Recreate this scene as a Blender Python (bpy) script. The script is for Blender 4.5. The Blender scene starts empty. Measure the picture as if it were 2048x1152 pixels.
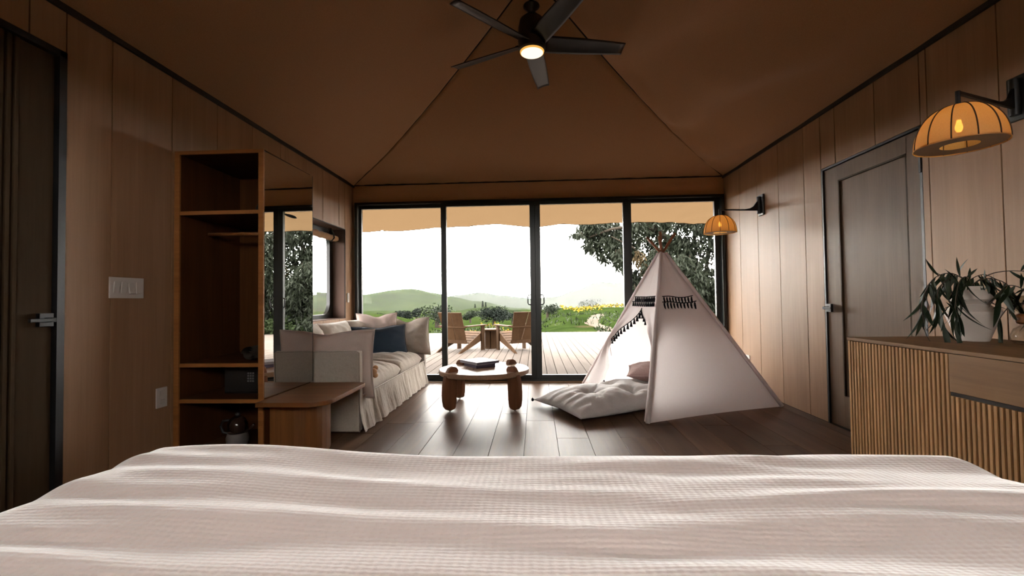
import bpy, bmesh, math, random
from mathutils import Vector, Matrix, noise

random.seed(7)
PI = math.pi
SC = bpy.context.scene
COL = SC.collection

# ------------------------------------------------------------------ camera
def make_camera():
    yaw, pitch, roll, f, h = .0510, .0253, -.0129, 905.84, 1.002
    cy, sy, cp, sp = math.cos(yaw), math.sin(yaw), math.cos(pitch), math.sin(pitch)
    fw = Vector((-sy * cp, cy * cp, sp)); r = Vector((cy, sy, 0)); u = r.cross(fw)
    cr, sr = math.cos(roll), math.sin(roll)
    r2 = r * cr + u * sr; u2 = u * cr - r * sr
    cam = bpy.data.cameras.new('camera'); ob = bpy.data.objects.new('camera', cam); COL.objects.link(ob)
    m = Matrix((r2, u2, -fw)).transposed().to_4x4(); m.translation = (0, 0, h)
    ob.matrix_world = m
    cam.sensor_fit = 'HORIZONTAL'; cam.sensor_width = 36.0; cam.lens = 36.0 * f / 2048.0
    cam.clip_start = .02; cam.clip_end = 8000
    SC.camera = ob
make_camera()

# ------------------------------------------------------------------ world, exposure
W = bpy.data.worlds.new('overcast_sky'); SC.world = W
W.use_nodes = True
bg = W.node_tree.nodes['Background']
bg.inputs[0].default_value = (1.0, .945, .89, 1); bg.inputs[1].default_value = 24.0
SC.view_settings.view_transform = 'Standard'
try: SC.view_settings.look = 'None'
except Exception: pass
SC.view_settings.exposure = 0.0
SC.view_settings.gamma = 1.0
SC.view_settings.use_curve_mapping = False
SC.cycles.max_bounces = 12
SC.cycles.diffuse_bounces = 7
SC.cycles.transparent_max_bounces = 24
SC.cycles.sample_clamp_indirect = 6.0
SC.cycles.caustics_reflective = False
SC.cycles.caustics_refractive = False

# ------------------------------------------------------------------ room numbers (metres)
XL, XR, D, YB, H = -2.278, 2.298, 5.58, -1.35, 2.44
XC, HALF = (XL + XR) / 2, (XR - XL) / 2

# ------------------------------------------------------------------ materials
MATS = {}
def newmat(name):
    m = bpy.data.materials.new(name); m.use_nodes = True
    nt = m.node_tree; b = nt.nodes['Principled BSDF']; MATS[name] = m
    return m, nt, b
def rgba(c): return (c[0], c[1], c[2], 1)
def plain(name, c, rough=.6, metal=0., spec=.5, sheen=0., emit=None, es=0.):
    m, nt, b = newmat(name)
    b.inputs['Base Color'].default_value = rgba(c); b.inputs['Roughness'].default_value = rough
    b.inputs['Metallic'].default_value = metal; b.inputs['Specular IOR Level'].default_value = spec
    if sheen: b.inputs['Sheen Weight'].default_value = sheen
    if emit: b.inputs['Emission Color'].default_value = rgba(emit); b.inputs['Emission Strength'].default_value = es
    return m
def coords(nt, scale, rand=True, which='Object'):
    tc = nt.nodes.new('ShaderNodeTexCoord'); mp = nt.nodes.new('ShaderNodeMapping')
    mp.inputs['Scale'].default_value = scale
    nt.links.new(tc.outputs[which], mp.inputs['Vector'])
    oi = None
    if rand:
        oi = nt.nodes.new('ShaderNodeObjectInfo')
        ml = nt.nodes.new('ShaderNodeMath'); ml.operation = 'MULTIPLY'; ml.inputs[1].default_value = 37.
        nt.links.new(oi.outputs['Random'], ml.inputs[0])
        cb = nt.nodes.new('ShaderNodeCombineXYZ')
        for i in range(3): nt.links.new(ml.outputs[0], cb.inputs[i])
        nt.links.new(cb.outputs[0], mp.inputs['Location'])
    return mp, oi
def noise_node(nt, vec, scale=1., detail=4., rough=.55, dist=0.):
    n = nt.nodes.new('ShaderNodeTexNoise'); n.inputs['Scale'].default_value = scale
    n.inputs['Detail'].default_value = detail; n.inputs['Roughness'].default_value = rough
    n.inputs['Distortion'].default_value = dist
    nt.links.new(vec, n.inputs['Vector']); return n
def ramp(nt, fac, stops):
    r = nt.nodes.new('ShaderNodeValToRGB'); e = r.color_ramp.elements
    e[0].position, e[0].color = stops[0][0], rgba(stops[0][1])
    e[1].position, e[1].color = stops[-1][0], rgba(stops[-1][1])
    for p, c in stops[1:-1]:
        k = e.new(p); k.color = rgba(c)
    nt.links.new(fac, r.inputs['Fac']); return r
def bump(nt, b, h, strength=.2, dist=.01):
    bp = nt.nodes.new('ShaderNodeBump'); bp.inputs['Strength'].default_value = strength
    bp.inputs['Distance'].default_value = dist
    nt.links.new(h, bp.inputs['Height']); nt.links.new(bp.outputs[0], b.inputs['Normal'])
def wood(name, c1, c2, axis='Y', fine=60., rough=.4, vary=.12, spec=.5, bstr=.08, rlo=None):
    """grain runs along axis"""
    m, nt, b = newmat(name)
    s = [fine, fine, fine]; s['XYZ'.index(axis)] = fine * .035
    mp, oi = coords(nt, s)
    n = noise_node(nt, mp.outputs[0], 1., 6., .65, .6)
    s2 = [6., 6., 6.]; s2['XYZ'.index(axis)] = .6
    mp2, _ = coords(nt, s2)
    n2 = noise_node(nt, mp2.outputs[0], 1., 3., .5, 1.2)
    mx = nt.nodes.new('ShaderNodeMath'); mx.operation = 'MULTIPLY_ADD'; mx.inputs[1].default_value = .45
    nt.links.new(n.outputs[0], mx.inputs[0])
    h2 = nt.nodes.new('ShaderNodeMath'); h2.operation = 'MULTIPLY'; h2.inputs[1].default_value = .55
    nt.links.new(n2.outputs[0], h2.inputs[0]); nt.links.new(h2.outputs[0], mx.inputs[2])
    r = ramp(nt, mx.outputs[0], [(.33, c1), (.67, c2)])
    hs = nt.nodes.new('ShaderNodeHueSaturation')
    nt.links.new(r.outputs[0], hs.inputs['Color'])
    mr = nt.nodes.new('ShaderNodeMapRange')
    mr.inputs['To Min'].default_value = 1 - vary; mr.inputs['To Max'].default_value = 1 + vary
    nt.links.new(oi.outputs['Random'], mr.inputs['Value']); nt.links.new(mr.outputs[0], hs.inputs['Value'])
    nt.links.new(hs.outputs[0], b.inputs['Base Color'])
    b.inputs['Roughness'].default_value = rough; b.inputs['Specular IOR Level'].default_value = spec
    if rlo is not None:
        m2 = nt.nodes.new('ShaderNodeMapRange'); m2.inputs['To Min'].default_value = rlo; m2.inputs['To Max'].default_value = rough
        nt.links.new(n.outputs[0], m2.inputs['Value']); nt.links.new(m2.outputs[0], b.inputs['Roughness'])
    bump(nt, b, n.outputs[0], bstr, .004)
    return m
def cloth(name, c1, c2, weave=220., rough=.9, sheen=.3, bstr=.25, trans=0., tc=None, wrinkle=0., wscale=5., transp=0.):
    m, nt, b = newmat(name)
    mp, _ = coords(nt, (1, 1, 1), rand=False)
    w = noise_node(nt, mp.outputs[0], weave, 2., .5)
    big = noise_node(nt, mp.outputs[0], wscale, 3., .5)
    r = ramp(nt, w.outputs[0], [(.3, c1), (.7, c2)])
    nt.links.new(r.outputs[0], b.inputs['Base Color'])
    b.inputs['Roughness'].default_value = rough; b.inputs['Sheen Weight'].default_value = sheen
    b.inputs['Sheen Roughness'].default_value = .4
    b.inputs['Specular IOR Level'].default_value = .15
    hh = w.outputs[0]
    if wrinkle:
        a = nt.nodes.new('ShaderNodeMath'); a.operation = 'MULTIPLY_ADD'; a.inputs[1].default_value = wrinkle
        nt.links.new(big.outputs[0], a.inputs[0]); nt.links.new(w.outputs[0], a.inputs[2]); hh = a.outputs[0]
    bump(nt, b, hh, bstr, .004)
    if trans:
        out = nt.nodes['Material Output']
        t = nt.nodes.new('ShaderNodeBsdfTranslucent'); t.inputs[0].default_value = rgba(tc or c2)
        mx = nt.nodes.new('ShaderNodeMixShader'); mx.inputs[0].default_value = trans
        nt.links.new(b.outputs[0], mx.inputs[1]); nt.links.new(t.outputs[0], mx.inputs[2])
        last = mx
        if transp:
            tp = nt.nodes.new('ShaderNodeBsdfTransparent'); tp.inputs[0].default_value = rgba(tc or c2)
            m3 = nt.nodes.new('ShaderNodeMixShader'); m3.inputs[0].default_value = transp
            nt.links.new(mx.outputs[0], m3.inputs[1]); nt.links.new(tp.outputs[0], m3.inputs[2]); last = m3
        nt.links.new(last.outputs[0], out.inputs[0])
    return m
def glass(name, tint=(1, 1, 1), ior=1.45, rough=0.):
    m, nt, b = newmat(name); nt.nodes.remove(b)
    out = nt.nodes['Material Output']
    tp = nt.nodes.new('ShaderNodeBsdfTransparent'); tp.inputs[0].default_value = rgba(tint)
    gl = nt.nodes.new('ShaderNodeBsdfGlossy'); gl.inputs['Roughness'].default_value = rough
    f0 = ((ior - 1) / (ior + 1)) ** 2
    lw = nt.nodes.new('ShaderNodeLayerWeight'); lw.inputs['Blend'].default_value = .5
    pw = nt.nodes.new('ShaderNodeMath'); pw.operation = 'POWER'; pw.inputs[1].default_value = 5.
    fr = nt.nodes.new('ShaderNodeMath'); fr.operation = 'MULTIPLY_ADD'; fr.inputs[1].default_value = 1 - f0; fr.inputs[2].default_value = f0
    nt.links.new(lw.outputs['Facing'], pw.inputs[0]); nt.links.new(pw.outputs[0], fr.inputs[0])
    mx = nt.nodes.new('ShaderNodeMixShader')
    nt.links.new(fr.outputs[0], mx.inputs[0]); nt.links.new(tp.outputs[0], mx.inputs[1]); nt.links.new(gl.outputs[0], mx.inputs[2])
    nt.links.new(mx.outputs[0], out.inputs[0]); return m
def emitter(name, c, s):
    m, nt, b = newmat(name); nt.nodes.remove(b)
    e = nt.nodes.new('ShaderNodeEmission'); e.inputs[0].default_value = rgba(c); e.inputs[1].default_value = s
    nt.links.new(e.outputs[0], nt.nodes['Material Output'].inputs[0]); return m

wood('birch', (0.26, 0.147, 0.0781), (0.353, 0.209, 0.119), 'Z', 45., .52, .06, .22, .05, .38)
wood('door_wood', (.10, .062, .035), (.16, .10, .06), 'Z', 70., .5, .03, .16, .12, .40)
wood('dark_door_wood', (.045, .028, .015), (.065, .042, .024), 'Z', 70., .6, .03, .08, .1)
wood('floor_wood', (.085, .047, .028), (.175, .105, .066), 'Y', 34., .50, .22, .10, .16, .30)
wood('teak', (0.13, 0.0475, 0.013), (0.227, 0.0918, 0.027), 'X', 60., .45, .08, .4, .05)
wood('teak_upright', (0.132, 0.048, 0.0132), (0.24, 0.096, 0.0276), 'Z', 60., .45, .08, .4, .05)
wood('teak_shaded', (.05, .017, .005), (.09, .034, .010), 'Z', 60., .6, .05, .1, .05)  # shade inside the wardrobe, put into a darker teak colour
wood('teak_lit', (.20, .075, .02), (.34, .135, .038), 'X', 60., .5, .05, .3, .05)  # same teak painted brighter for the light on the front edges
wood('dresser_wood', (.13, .066, .027), (.22, .12, .052), 'Y', 40., .5, .05, .12, .06)
wood('slat_wood', (.24, .125, .05), (.38, .21, .092), 'Z', 60., .6, .16, .15, .06)
wood('walnut', (.13, .055, .028), (.22, .10, .052), 'Z', 50., .5, .05, .12, .05)
wood('table_top_wood', (.26, .15, .09), (.38, .24, .15), 'Y', 50., .36, .05, .5, .05, .22)
wood('cedar', (0.0275, 0.014, 0.00663), (0.0551, 0.0294, 0.0147), 'Z', 45., .7, .15, .05, .1)
wood('deck_wood', (0.067, 0.0544, 0.047), (0.0918, 0.0759, 0.0661), 'Y', 30., .85, .10, .03, .12)
wood('pole_wood', (.22, .07, .03), (.34, .12, .05), 'Z', 60., .5, .1, .4, .05)
wood('reveal_wood', (.10, .062, .048), (.135, .086, .068), 'Z', 45., .6, .03, .1, .05)
plain('groove_black', (.02, .014, .01), .9)
plain('frame_black', (.012, .015, .014), .38, 0., .5)
plain('iron_black', (.010, .010, .011), .42, 0., .5)
plain('fan_black', (.012, .011, .011), .35, 0., .5)
plain('fan_blade', (0.021, 0.0198, 0.0192), .32, .3, .5)
plain('white_plastic', (.62, .56, .52), .4)
cloth('canvas', (0.301, 0.165, 0.0798), (0.385, 0.217, 0.109), 300., .9, .15, .15, 0., None, 3., 4.)
cloth('canvas_band', (0.489, 0.288, 0.159), (0.617, 0.367, 0.208), 300., .9, .15, .15, 0., None, 3., 5.)
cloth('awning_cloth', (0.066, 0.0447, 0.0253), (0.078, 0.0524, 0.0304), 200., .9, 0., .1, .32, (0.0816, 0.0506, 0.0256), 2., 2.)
cloth('linen', (0.395, 0.34, 0.281), (0.523, 0.459, 0.39), 420., .95, .4, .35, 0., None, 5., 22.)
cloth('linen_rose', (0.56, 0.448, 0.398), (0.672, 0.549, 0.493), 420., .95, .5, .3, 0., None, 3., 14.)
cloth('navy_velvet', (.006, .014, .026), (.012, .026, .045), 300., .8, .25, .25, 0., None, 3., 12.)
cloth('grey_linen', (.54, .515, .505), (.68, .65, .64), 380., .95, .4, .35, 0., None, 4., 16.)
cloth('blush_linen', (.50, .35, .325), (.62, .44, .41), 300., .95, .4, .4, 0., None, 4., 40.)
cloth('tent_cotton', (.80, .735, .725), (.87, .80, .79), 350., .95, .2, .12, .40, (.86, .78, .77), 1.5, 6.)
cloth('shade_linen', (.60, .42, .22), (.78, .56, .30), 260., .95, .0, .3, .66, (.80, .46, .14), 0., 5., .06)
plain('tassel_black', (.008, .008, .011), .95, 0., .1)
plain('rib_thread', (.05, .025, .012), .9)
plain('pale_diffuser', (.55, .45, .34), .8)
plain('ceramic', (.66, .585, .535), .75)
plain('leaf_green', (0.0154, 0.0252, 0.0112), .5, 0., .25)
plain('leaf_pale', (0.0315, 0.0434, 0.021), .42)
plain('stem_brown', (.05, .028, .016), .7)
plain('amber_ring', (.28, .10, .025), .3)
plain('book_grey', (.23, .22, .24), .55)
plain('book_plum', (.085, .065, .105), .55)
plain('paper', (.60, .56, .50), .9)
plain('mattress_white', (.6, .55, .5), .9)
plain('safe_black', (.012, .011, .011), .45)
plain('keypad_grey', (.16, .15, .15), .5)
plain('felt_black', (.006, .006, .006), .95)
plain('rolled_wool', (.05, .035, .022), .95)
plain('kettle_glass', (.03, .015, .01), .12)
plain('kettle_base', (.16, .14, .13), .5)
plain('tan_fur', (.42, .22, .10), .95, sheen=.5)
plain('dark_trim', (.02, .013, .008), .8)
plain('soil', (0.0311, 0.0217, 0.014), .95, 0., .08)
plain('bark', (0.0194, 0.0156, 0.0116), .9, 0., .08)
plain('eucalyptus_leaf', (0.0078, 0.0101, 0.00583), .55, 0., .08)
plain('eucalyptus_dry', (0.033, 0.0233, 0.0116), .7, 0., .08)
plain('yellow_leaf', (0.0214, 0.0174, 0.00544), .6, 0., .08)
plain('bush_leaf', (0.00466, 0.00738, 0.0035), .7, 0., .08)
plain('meadow_leaf', (0.00852, 0.0133, 0.00389), .7, 0., .08)
plain('flower_yellow', (0.0936, 0.0702, 0.00466), .6, 0., .08)
plain('conifer', (0.00311, 0.00506, 0.0035), .8, 0., .08)
plain('tarp_blue', (.10, .115, .15), .7)
plain('rope_white', (.7, .68, .66), .8)
plain('mirror_glass', (.86, .87, .86), .0, 1.0)
glass('pane_glass', (.985, .995, .99), 1.06)
glass('jar_glass', (.86, .84, .78), 1.5)
glass('vinyl', (.93, .93, .95), 1.35, .02)
emitter('fan_glow', (1.0, .84, .55), 1.7)
emitter('fan_rim_glow', (1.0, .50, .10), .9)
emitter('bulb_glow', (1.0, .62, .25), 30.)

def duvet_material():
    m, nt, b = newmat('gauze')
    mp, _ = coords(nt, (1, 1, 1), rand=False)
    w1 = nt.nodes.new('ShaderNodeTexWave'); w1.bands_direction = 'X'; w1.inputs['Scale'].default_value = 21; w1.inputs['Distortion'].default_value = 1.6; w1.inputs['Detail'].default_value = 2; w1.inputs['Detail Scale'].default_value = 2.
    w2 = nt.nodes.new('ShaderNodeTexWave'); w2.bands_direction = 'Y'; w2.inputs['Scale'].default_value = 27; w2.inputs['Distortion'].default_value = 2.2; w2.inputs['Detail'].default_value = 2; w2.inputs['Detail Scale'].default_value = 2.
    for w in (w1, w2): nt.links.new(mp.outputs[0], w.inputs['Vector'])
    n = noise_node(nt, mp.outputs[0], 90., 4., .6)
    a = nt.nodes.new('ShaderNodeMath'); a.operation = 'ADD'; nt.links.new(w1.outputs['Fac'], a.inputs[0]); nt.links.new(w2.outputs['Fac'], a.inputs[1])
    a2 = nt.nodes.new('ShaderNodeMath'); a2.operation = 'MULTIPLY_ADD'; a2.inputs[1].default_value = 1.2
    nt.links.new(n.outputs[0], a2.inputs[0]); nt.links.new(a.outputs[0], a2.inputs[2])
    r = ramp(nt, a2.outputs[0], [(.3, (.85, .685, .645)), (.95, (.92, .775, .735))])
    nt.links.new(r.outputs[0], b.inputs['Base Color'])
    b.inputs['Roughness'].default_value = .9; b.inputs['Specular IOR Level'].default_value = .15
    b.inputs['Sheen Weight'].default_value = 1.0; b.inputs['Sheen Roughness'].default_value = .45
    bump(nt, b, a2.outputs[0], .2, .003)
duvet_material()

def grass_material(name, greens, dirt, dirt_amt, scale=.35, flowers=False):
    m, nt, b = newmat(name)
    mp, _ = coords(nt, (1, 1, 1), rand=False)
    n1 = noise_node(nt, mp.outputs[0], scale, 8., .65)
    n2 = noise_node(nt, mp.outputs[0], scale * .22, 5., .6)
    r1 = ramp(nt, n1.outputs[0], [(.32, greens[0]), (.55, greens[1]), (.75, greens[2])])
    r2 = ramp(nt, n2.outputs[0], [(.62 - dirt_amt, (0, 0, 0)), (.70 - dirt_amt * .6, (1, 1, 1))])
    mx = nt.nodes.new('ShaderNodeMixRGB'); mx.inputs['Color2'].default_value = rgba(dirt)
    nt.links.new(r2.outputs[0], mx.inputs['Fac']); nt.links.new(r1.outputs[0], mx.inputs['Color1'])
    nt.links.new(mx.outputs[0], b.inputs['Base Color']); b.inputs['Roughness'].default_value = .95
    b.inputs['Specular IOR Level'].default_value = .0
    bump(nt, b, n1.outputs[0], .6, .3)
grass_material('field_grass', [(0.00506, 0.00852, 0.00233), (0.00936, 0.0148, 0.00389), (0.0156, 0.0202, 0.00624)], (0.0233, 0.0179, 0.0101), .03, .5)
grass_material('hill_grass', [(0.00544, 0.00816, 0.0035), (0.0101, 0.0143, 0.00544), (0.014, 0.0179, 0.00702)], (0.0066, 0.0078, 0.00506), .06, .02)
grass_material('far_hill', [(0.00702, 0.00936, 0.00624), (0.00936, 0.0124, 0.0078), (0.0116, 0.014, 0.00936)], (0.0078, 0.00852, 0.0078), .05, .004)

# ------------------------------------------------------------------ mesh helpers
class MB:
    def __init__(self): self.v = []; self.f = []
    def add(self, vs, fs):
        o = len(self.v); self.v += [tuple(p) for p in vs]; self.f += [tuple(i + o for i in q) for q in fs]; return self
    def box(self, c, s, R=None):
        x, y, z = s[0] / 2, s[1] / 2, s[2] / 2
        vs = [Vector((a * x, b * y, d * z)) for a in (-1, 1) for b in (-1, 1) for d in (-1, 1)]
        if R is not None: vs = [R @ p for p in vs]
        c = Vector(c); vs = [p + c for p in vs]
        return self.add(vs, [(0, 1, 3, 2), (4, 6, 7, 5), (0, 4, 5, 1), (2, 3, 7, 6), (0, 2, 6, 4), (1, 5, 7, 3)])
    def span(self, x0, x1, y0, y1, z0, z1):
        return self.box(((x0 + x1) / 2, (y0 + y1) / 2, (z0 + z1) / 2), (abs(x1 - x0), abs(y1 - y0), abs(z1 - z0)))
    def lathe(self, prof, n=24, c=(0, 0, 0), cap=True):
        vs, fs = [], []
        for r, z in prof:
            for k in range(n):
                a = 2 * PI * k / n; vs.append((c[0] + r * math.cos(a), c[1] + r * math.sin(a), c[2] + z))
        m = len(prof)
        for i in range(m - 1):
            for k in range(n):
                k2 = (k + 1) % n; fs.append((i * n + k, i * n + k2, (i + 1) * n + k2, (i + 1) * n + k))
        if cap: fs.append(tuple(range(n - 1, -1, -1))); fs.append(tuple((m - 1) * n + k for k in range(n)))
        return self.add(vs, fs)
    def tube(self, pts, rad, n=8):
        pts = [Vector(p) for p in pts]; m = len(pts)
        rs = rad if isinstance(rad, (list, tuple)) else [rad] * m
        vs, fs = [], []
        up = None
        for i, p in enumerate(pts):
            t = (pts[min(i + 1, m - 1)] - pts[max(i - 1, 0)]).normalized()
            if up is None:
                up = Vector((0, 0, 1)) if abs(t.z) < .9 else Vector((1, 0, 0))
            a = t.cross(up)
            if a.length < 1e-6: a = t.cross(Vector((0, 1, 0)))
            a.normalize(); b = a.cross(t).normalized(); up = b
            for k in range(n):
                th = 2 * PI * k / n; vs.append(p + (a * math.cos(th) + b * math.sin(th)) * rs[i])
        for i in range(m - 1):
            for k in range(n):
                k2 = (k + 1) % n; fs.append((i * n + k, i * n + k2, (i + 1) * n + k2, (i + 1) * n + k))
        fs.append(tuple(range(n - 1, -1, -1))); fs.append(tuple((m - 1) * n + k for k in range(n)))
        return self.add(vs, fs)
    def grid(self, fn, nu, nv):
        vs = [fn(i / nu, j / nv) for j in range(nv + 1) for i in range(nu + 1)]
        fs = [(j * (nu + 1) + i, j * (nu + 1) + i + 1, (j + 1) * (nu + 1) + i + 1, (j + 1) * (nu + 1) + i) for j in range(nv) for i in range(nu)]
        return self.add(vs, fs)
    def prism(self, poly, h, M=None):
        """poly in local xy, extruded along z 0..h; M maps to final"""
        n = len(poly)
        vs = [Vector((x, y, 0)) for x, y in poly] + [Vector((x, y, h)) for x, y in poly]
        if M is not None: vs = [M @ p for p in vs]
        fs = [tuple(range(n - 1, -1, -1)), tuple(range(n, 2 * n))] + [(i, (i + 1) % n, n + (i + 1) % n, n + i) for i in range(n)]
        return self.add(vs, fs)
    def mesh(self, name, mat, smooth=False, bevel=0., recalc=True, auto=None):
        me = bpy.data.meshes.new(name); me.from_pydata(self.v, [], self.f); me.update()
        if bevel or recalc:
            bm = bmesh.new(); bm.from_mesh(me)
            if recalc: bmesh.ops.recalc_face_normals(bm, faces=bm.faces)
            if bevel:
                es = [e for e in bm.edges if len(e.link_faces) == 2 and e.calc_face_angle(0) > .6]
                bmesh.ops.bevel(bm, geom=es, offset=bevel, segments=2, affect='EDGES', profile=.6, clamp_overlap=True)
            bm.to_mesh(me); bm.free()
        if smooth:
            me.polygons.foreach_set('use_smooth', [True] * len(me.polygons))
        if auto is not None:
            me.polygons.foreach_set('use_smooth', [True] * len(me.polygons))
            bm = bmesh.new(); bm.from_mesh(me)
            for e in bm.edges:
                if len(e.link_faces) == 2 and e.calc_face_angle(0) > auto: e.smooth = False
            bm.to_mesh(me); bm.free()
        me.materials.append(MATS[mat] if isinstance(mat, str) else mat)
        return me
    def build(self, name, mat, parent=None, smooth=False, bevel=0., loc=None, rot=None, recalc=True, auto=None):
        return link(name, self.mesh(name, mat, smooth, bevel, recalc, auto), parent, loc, rot)
def link(name, me, parent=None, loc=None, rot=None):
    o = bpy.data.objects.new(name, me); COL.objects.link(o)
    if parent is not None: o.parent = parent
    if loc is not None: o.location = loc
    if rot is not None: o.rotation_euler = rot
    return o
def empty(name, loc=(0, 0, 0), rz=0.):
    o = bpy.data.objects.new(name, None); COL.objects.link(o); o.location = loc; o.rotation_euler = (0, 0, rz)
    o.empty_display_size = .1
    return o
def tag(o, label=None, cat=None, group=None, kind=None):
    if label: o['label'] = label
    if cat: o['category'] = cat
    if group: o['group'] = group
    if kind: o['kind'] = kind
    return o
def struct(o, label=None):
    o['kind'] = 'structure'
    if label: o['label'] = label
    return o
def fn(x, y=0., z=0.): return noise.noise(Vector((x, y, z)))
def smooth01(t): t = max(0., min(1., t)); return t * t * (3 - 2 * t)
def interp(tab, x):
    if x <= tab[0][0]: return tab[0][1]
    for (a, va), (b, vb) in zip(tab, tab[1:]):
        if x <= b:
            t = (x - a) / (b - a); t = t * t * (3 - 2 * t); return va + (vb - va) * t
    return tab[-1][1]

# ================================================================== ROOM SHELL
def floor():
    f = MB().span(XL - .02, XR + .02, YB, D + .09, -.06, -.008).build('floor', 'groove_black'); struct(f, 'dark brown wide-plank wooden floor')
    w = .229; x = XL - .10; k = 0
    meshes = {}
    while x < XR:
        x0, x1 = max(x, XL), min(x + w, XR)
        y = YB - random.random() * 1.5
        while y < D + .04:
            L = random.choice([1.5, 1.83, 2.1]); y0, y1 = max(y, YB), min(y + L, D + .04)
            if y1 - y0 > .03:
                key = (round(x1 - x0, 3), round(y1 - y0, 3))
                if key not in meshes:
                    meshes[key] = MB().box((0, 0, 0), (x1 - x0 - .0025, y1 - y0 - .0025, .012)).mesh('plank', 'floor_wood', bevel=.0015)
                link('plank', meshes[key], f, ((x0 + x1) / 2, (y0 + y1) / 2, -.006))
            y += L
        x += w
floor()

PW = .4064
def rect_minus(y0, y1, z0, z1, holes):
    """split a panel column (y0..y1) around openings -> list of rectangles"""
    out = []
    cuts = sorted(set([y0, y1] + [h for o in holes for h in (o[0], o[1]) if y0 < h < y1]))
    for a, b in zip(cuts, cuts[1:]):
        segs = [(z0, z1)]
        for (ha, hb, hz0, hz1) in holes:
            if ha <= a + 1e-5 and hb >= b - 1e-5:
                n = []
                for s0, s1 in segs:
                    if hz0 > s0: n.append((s0, min(s1, hz0)))
                    if hz1 < s1: n.append((max(s0, hz1), s1))
                segs = [s for s in n if s[1] - s[0] > .005]
        for s in segs: out.append((a, b, s[0], s[1]))
    # merge neighbours with equal z
    res = []
    for r in out:
        for q in res:
            if abs(q[1] - r[0]) < 1e-5 and abs(q[2] - r[2]) < 1e-5 and abs(q[3] - r[3]) < 1e-5:
                q[1] = r[1]; break
        else: res.append(list(r))
    return res
def panel_wall(name, X, side, grooves, holes, label):
    """side -1: wall at left (room on +X), +1 at right"""
    bm = MB()
    for a, b, c, d in rect_minus(YB - .1, D + .1, -.06, H, holes):
        bm.span(X + side * .012, X + side * .11, a, b, c, d)
    w = bm.build(name, 'groove_black'); struct(w, label)
    gs = [YB] + grooves + [D]
    for a, b in zip(gs, gs[1:]):
        for (y0, y1, z0, z1) in rect_minus(a, b, 0, H, holes):
            g = .0032
            MB().box((X + side * .006, (y0 + y1) / 2, (z0 + z1) / 2), (.012, y1 - y0 - 2 * g, z1 - z0 - 2 * g)).build('panel', 'birch', w, bevel=.001)
    return w
DOOR1 = (1.17, 2.077, 0., 2.236)
DOOR2 = (2.785, 3.725, 0., 2.006)
WIN1 = (4.40, 5.327, .805, 1.868)
WIN_SIDE_L = (-1.0, .35, .95, 2.1)
gl = [2.3194 + PW * k for k in range(-9, 8)]; gr = [5.1754 - PW * k for k in range(0, 17)]
panel_wall('wall_left', XL, -1, [g for g in gl if YB + .05 < g < D - .005], [DOOR1, WIN1], 'left wall of tall plywood panels with thin dark grooves')
panel_wall('wall_right', XR, 1, sorted(g for g in gr if YB + .05 < g < D - .05), [DOOR2], 'right wall of tall plywood panels with thin dark grooves')

ADDED_REAR_WIN = (-1.1, 1.1, 1.62, 2.18)  # opening added out of view to light the bed and camera-facing surfaces
def rear_wall():
    bm = MB(); x0, x1, z0, z1 = ADDED_REAR_WIN
    bm.span(XL - .11, x0, YB - .12, YB, -.06, H).span(x1, XR + .11, YB - .12, YB, -.06, H)
    bm.span(x0, x1, YB - .12, YB, -.06, z0).span(x0, x1, YB - .12, YB, z1, H)
    bm.prism([(XL - .2, H), (XR + .2, H), (XR + .2, 3.6), (XL - .2, 3.6)], .12, Matrix(((1, 0, 0, 0), (0, 0, 1, YB - .12), (0, 1, 0, 0), (0, 0, 0, 1))))
    struct(bm.build('wall_rear', 'birch'), 'plywood wall behind the bed')
    w = empty('added_window', (0, YB - .06, 0)); struct(w, 'added unseen black-framed window above the bed head, lighting the bed')
    f = MB()
    for a, b in ((x0, x0 + .05), (x1 - .05, x1), (-.025, .025)): f.span(a, b, -.03, .03, z0, z1)
    f.span(x0, x1, -.03, .03, z0, z0 + .05).span(x0, x1, -.03, .03, z1 - .05, z1)
    f.build('frame', 'frame_black', w)
    for a, b in ((x0 + .05, -.025), (.025, x1 - .05)):
        MB().span(a, b, -.003, .003, z0 + .04, z1 - .04).build('pane', 'pane_glass', w)
rear_wall()

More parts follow.
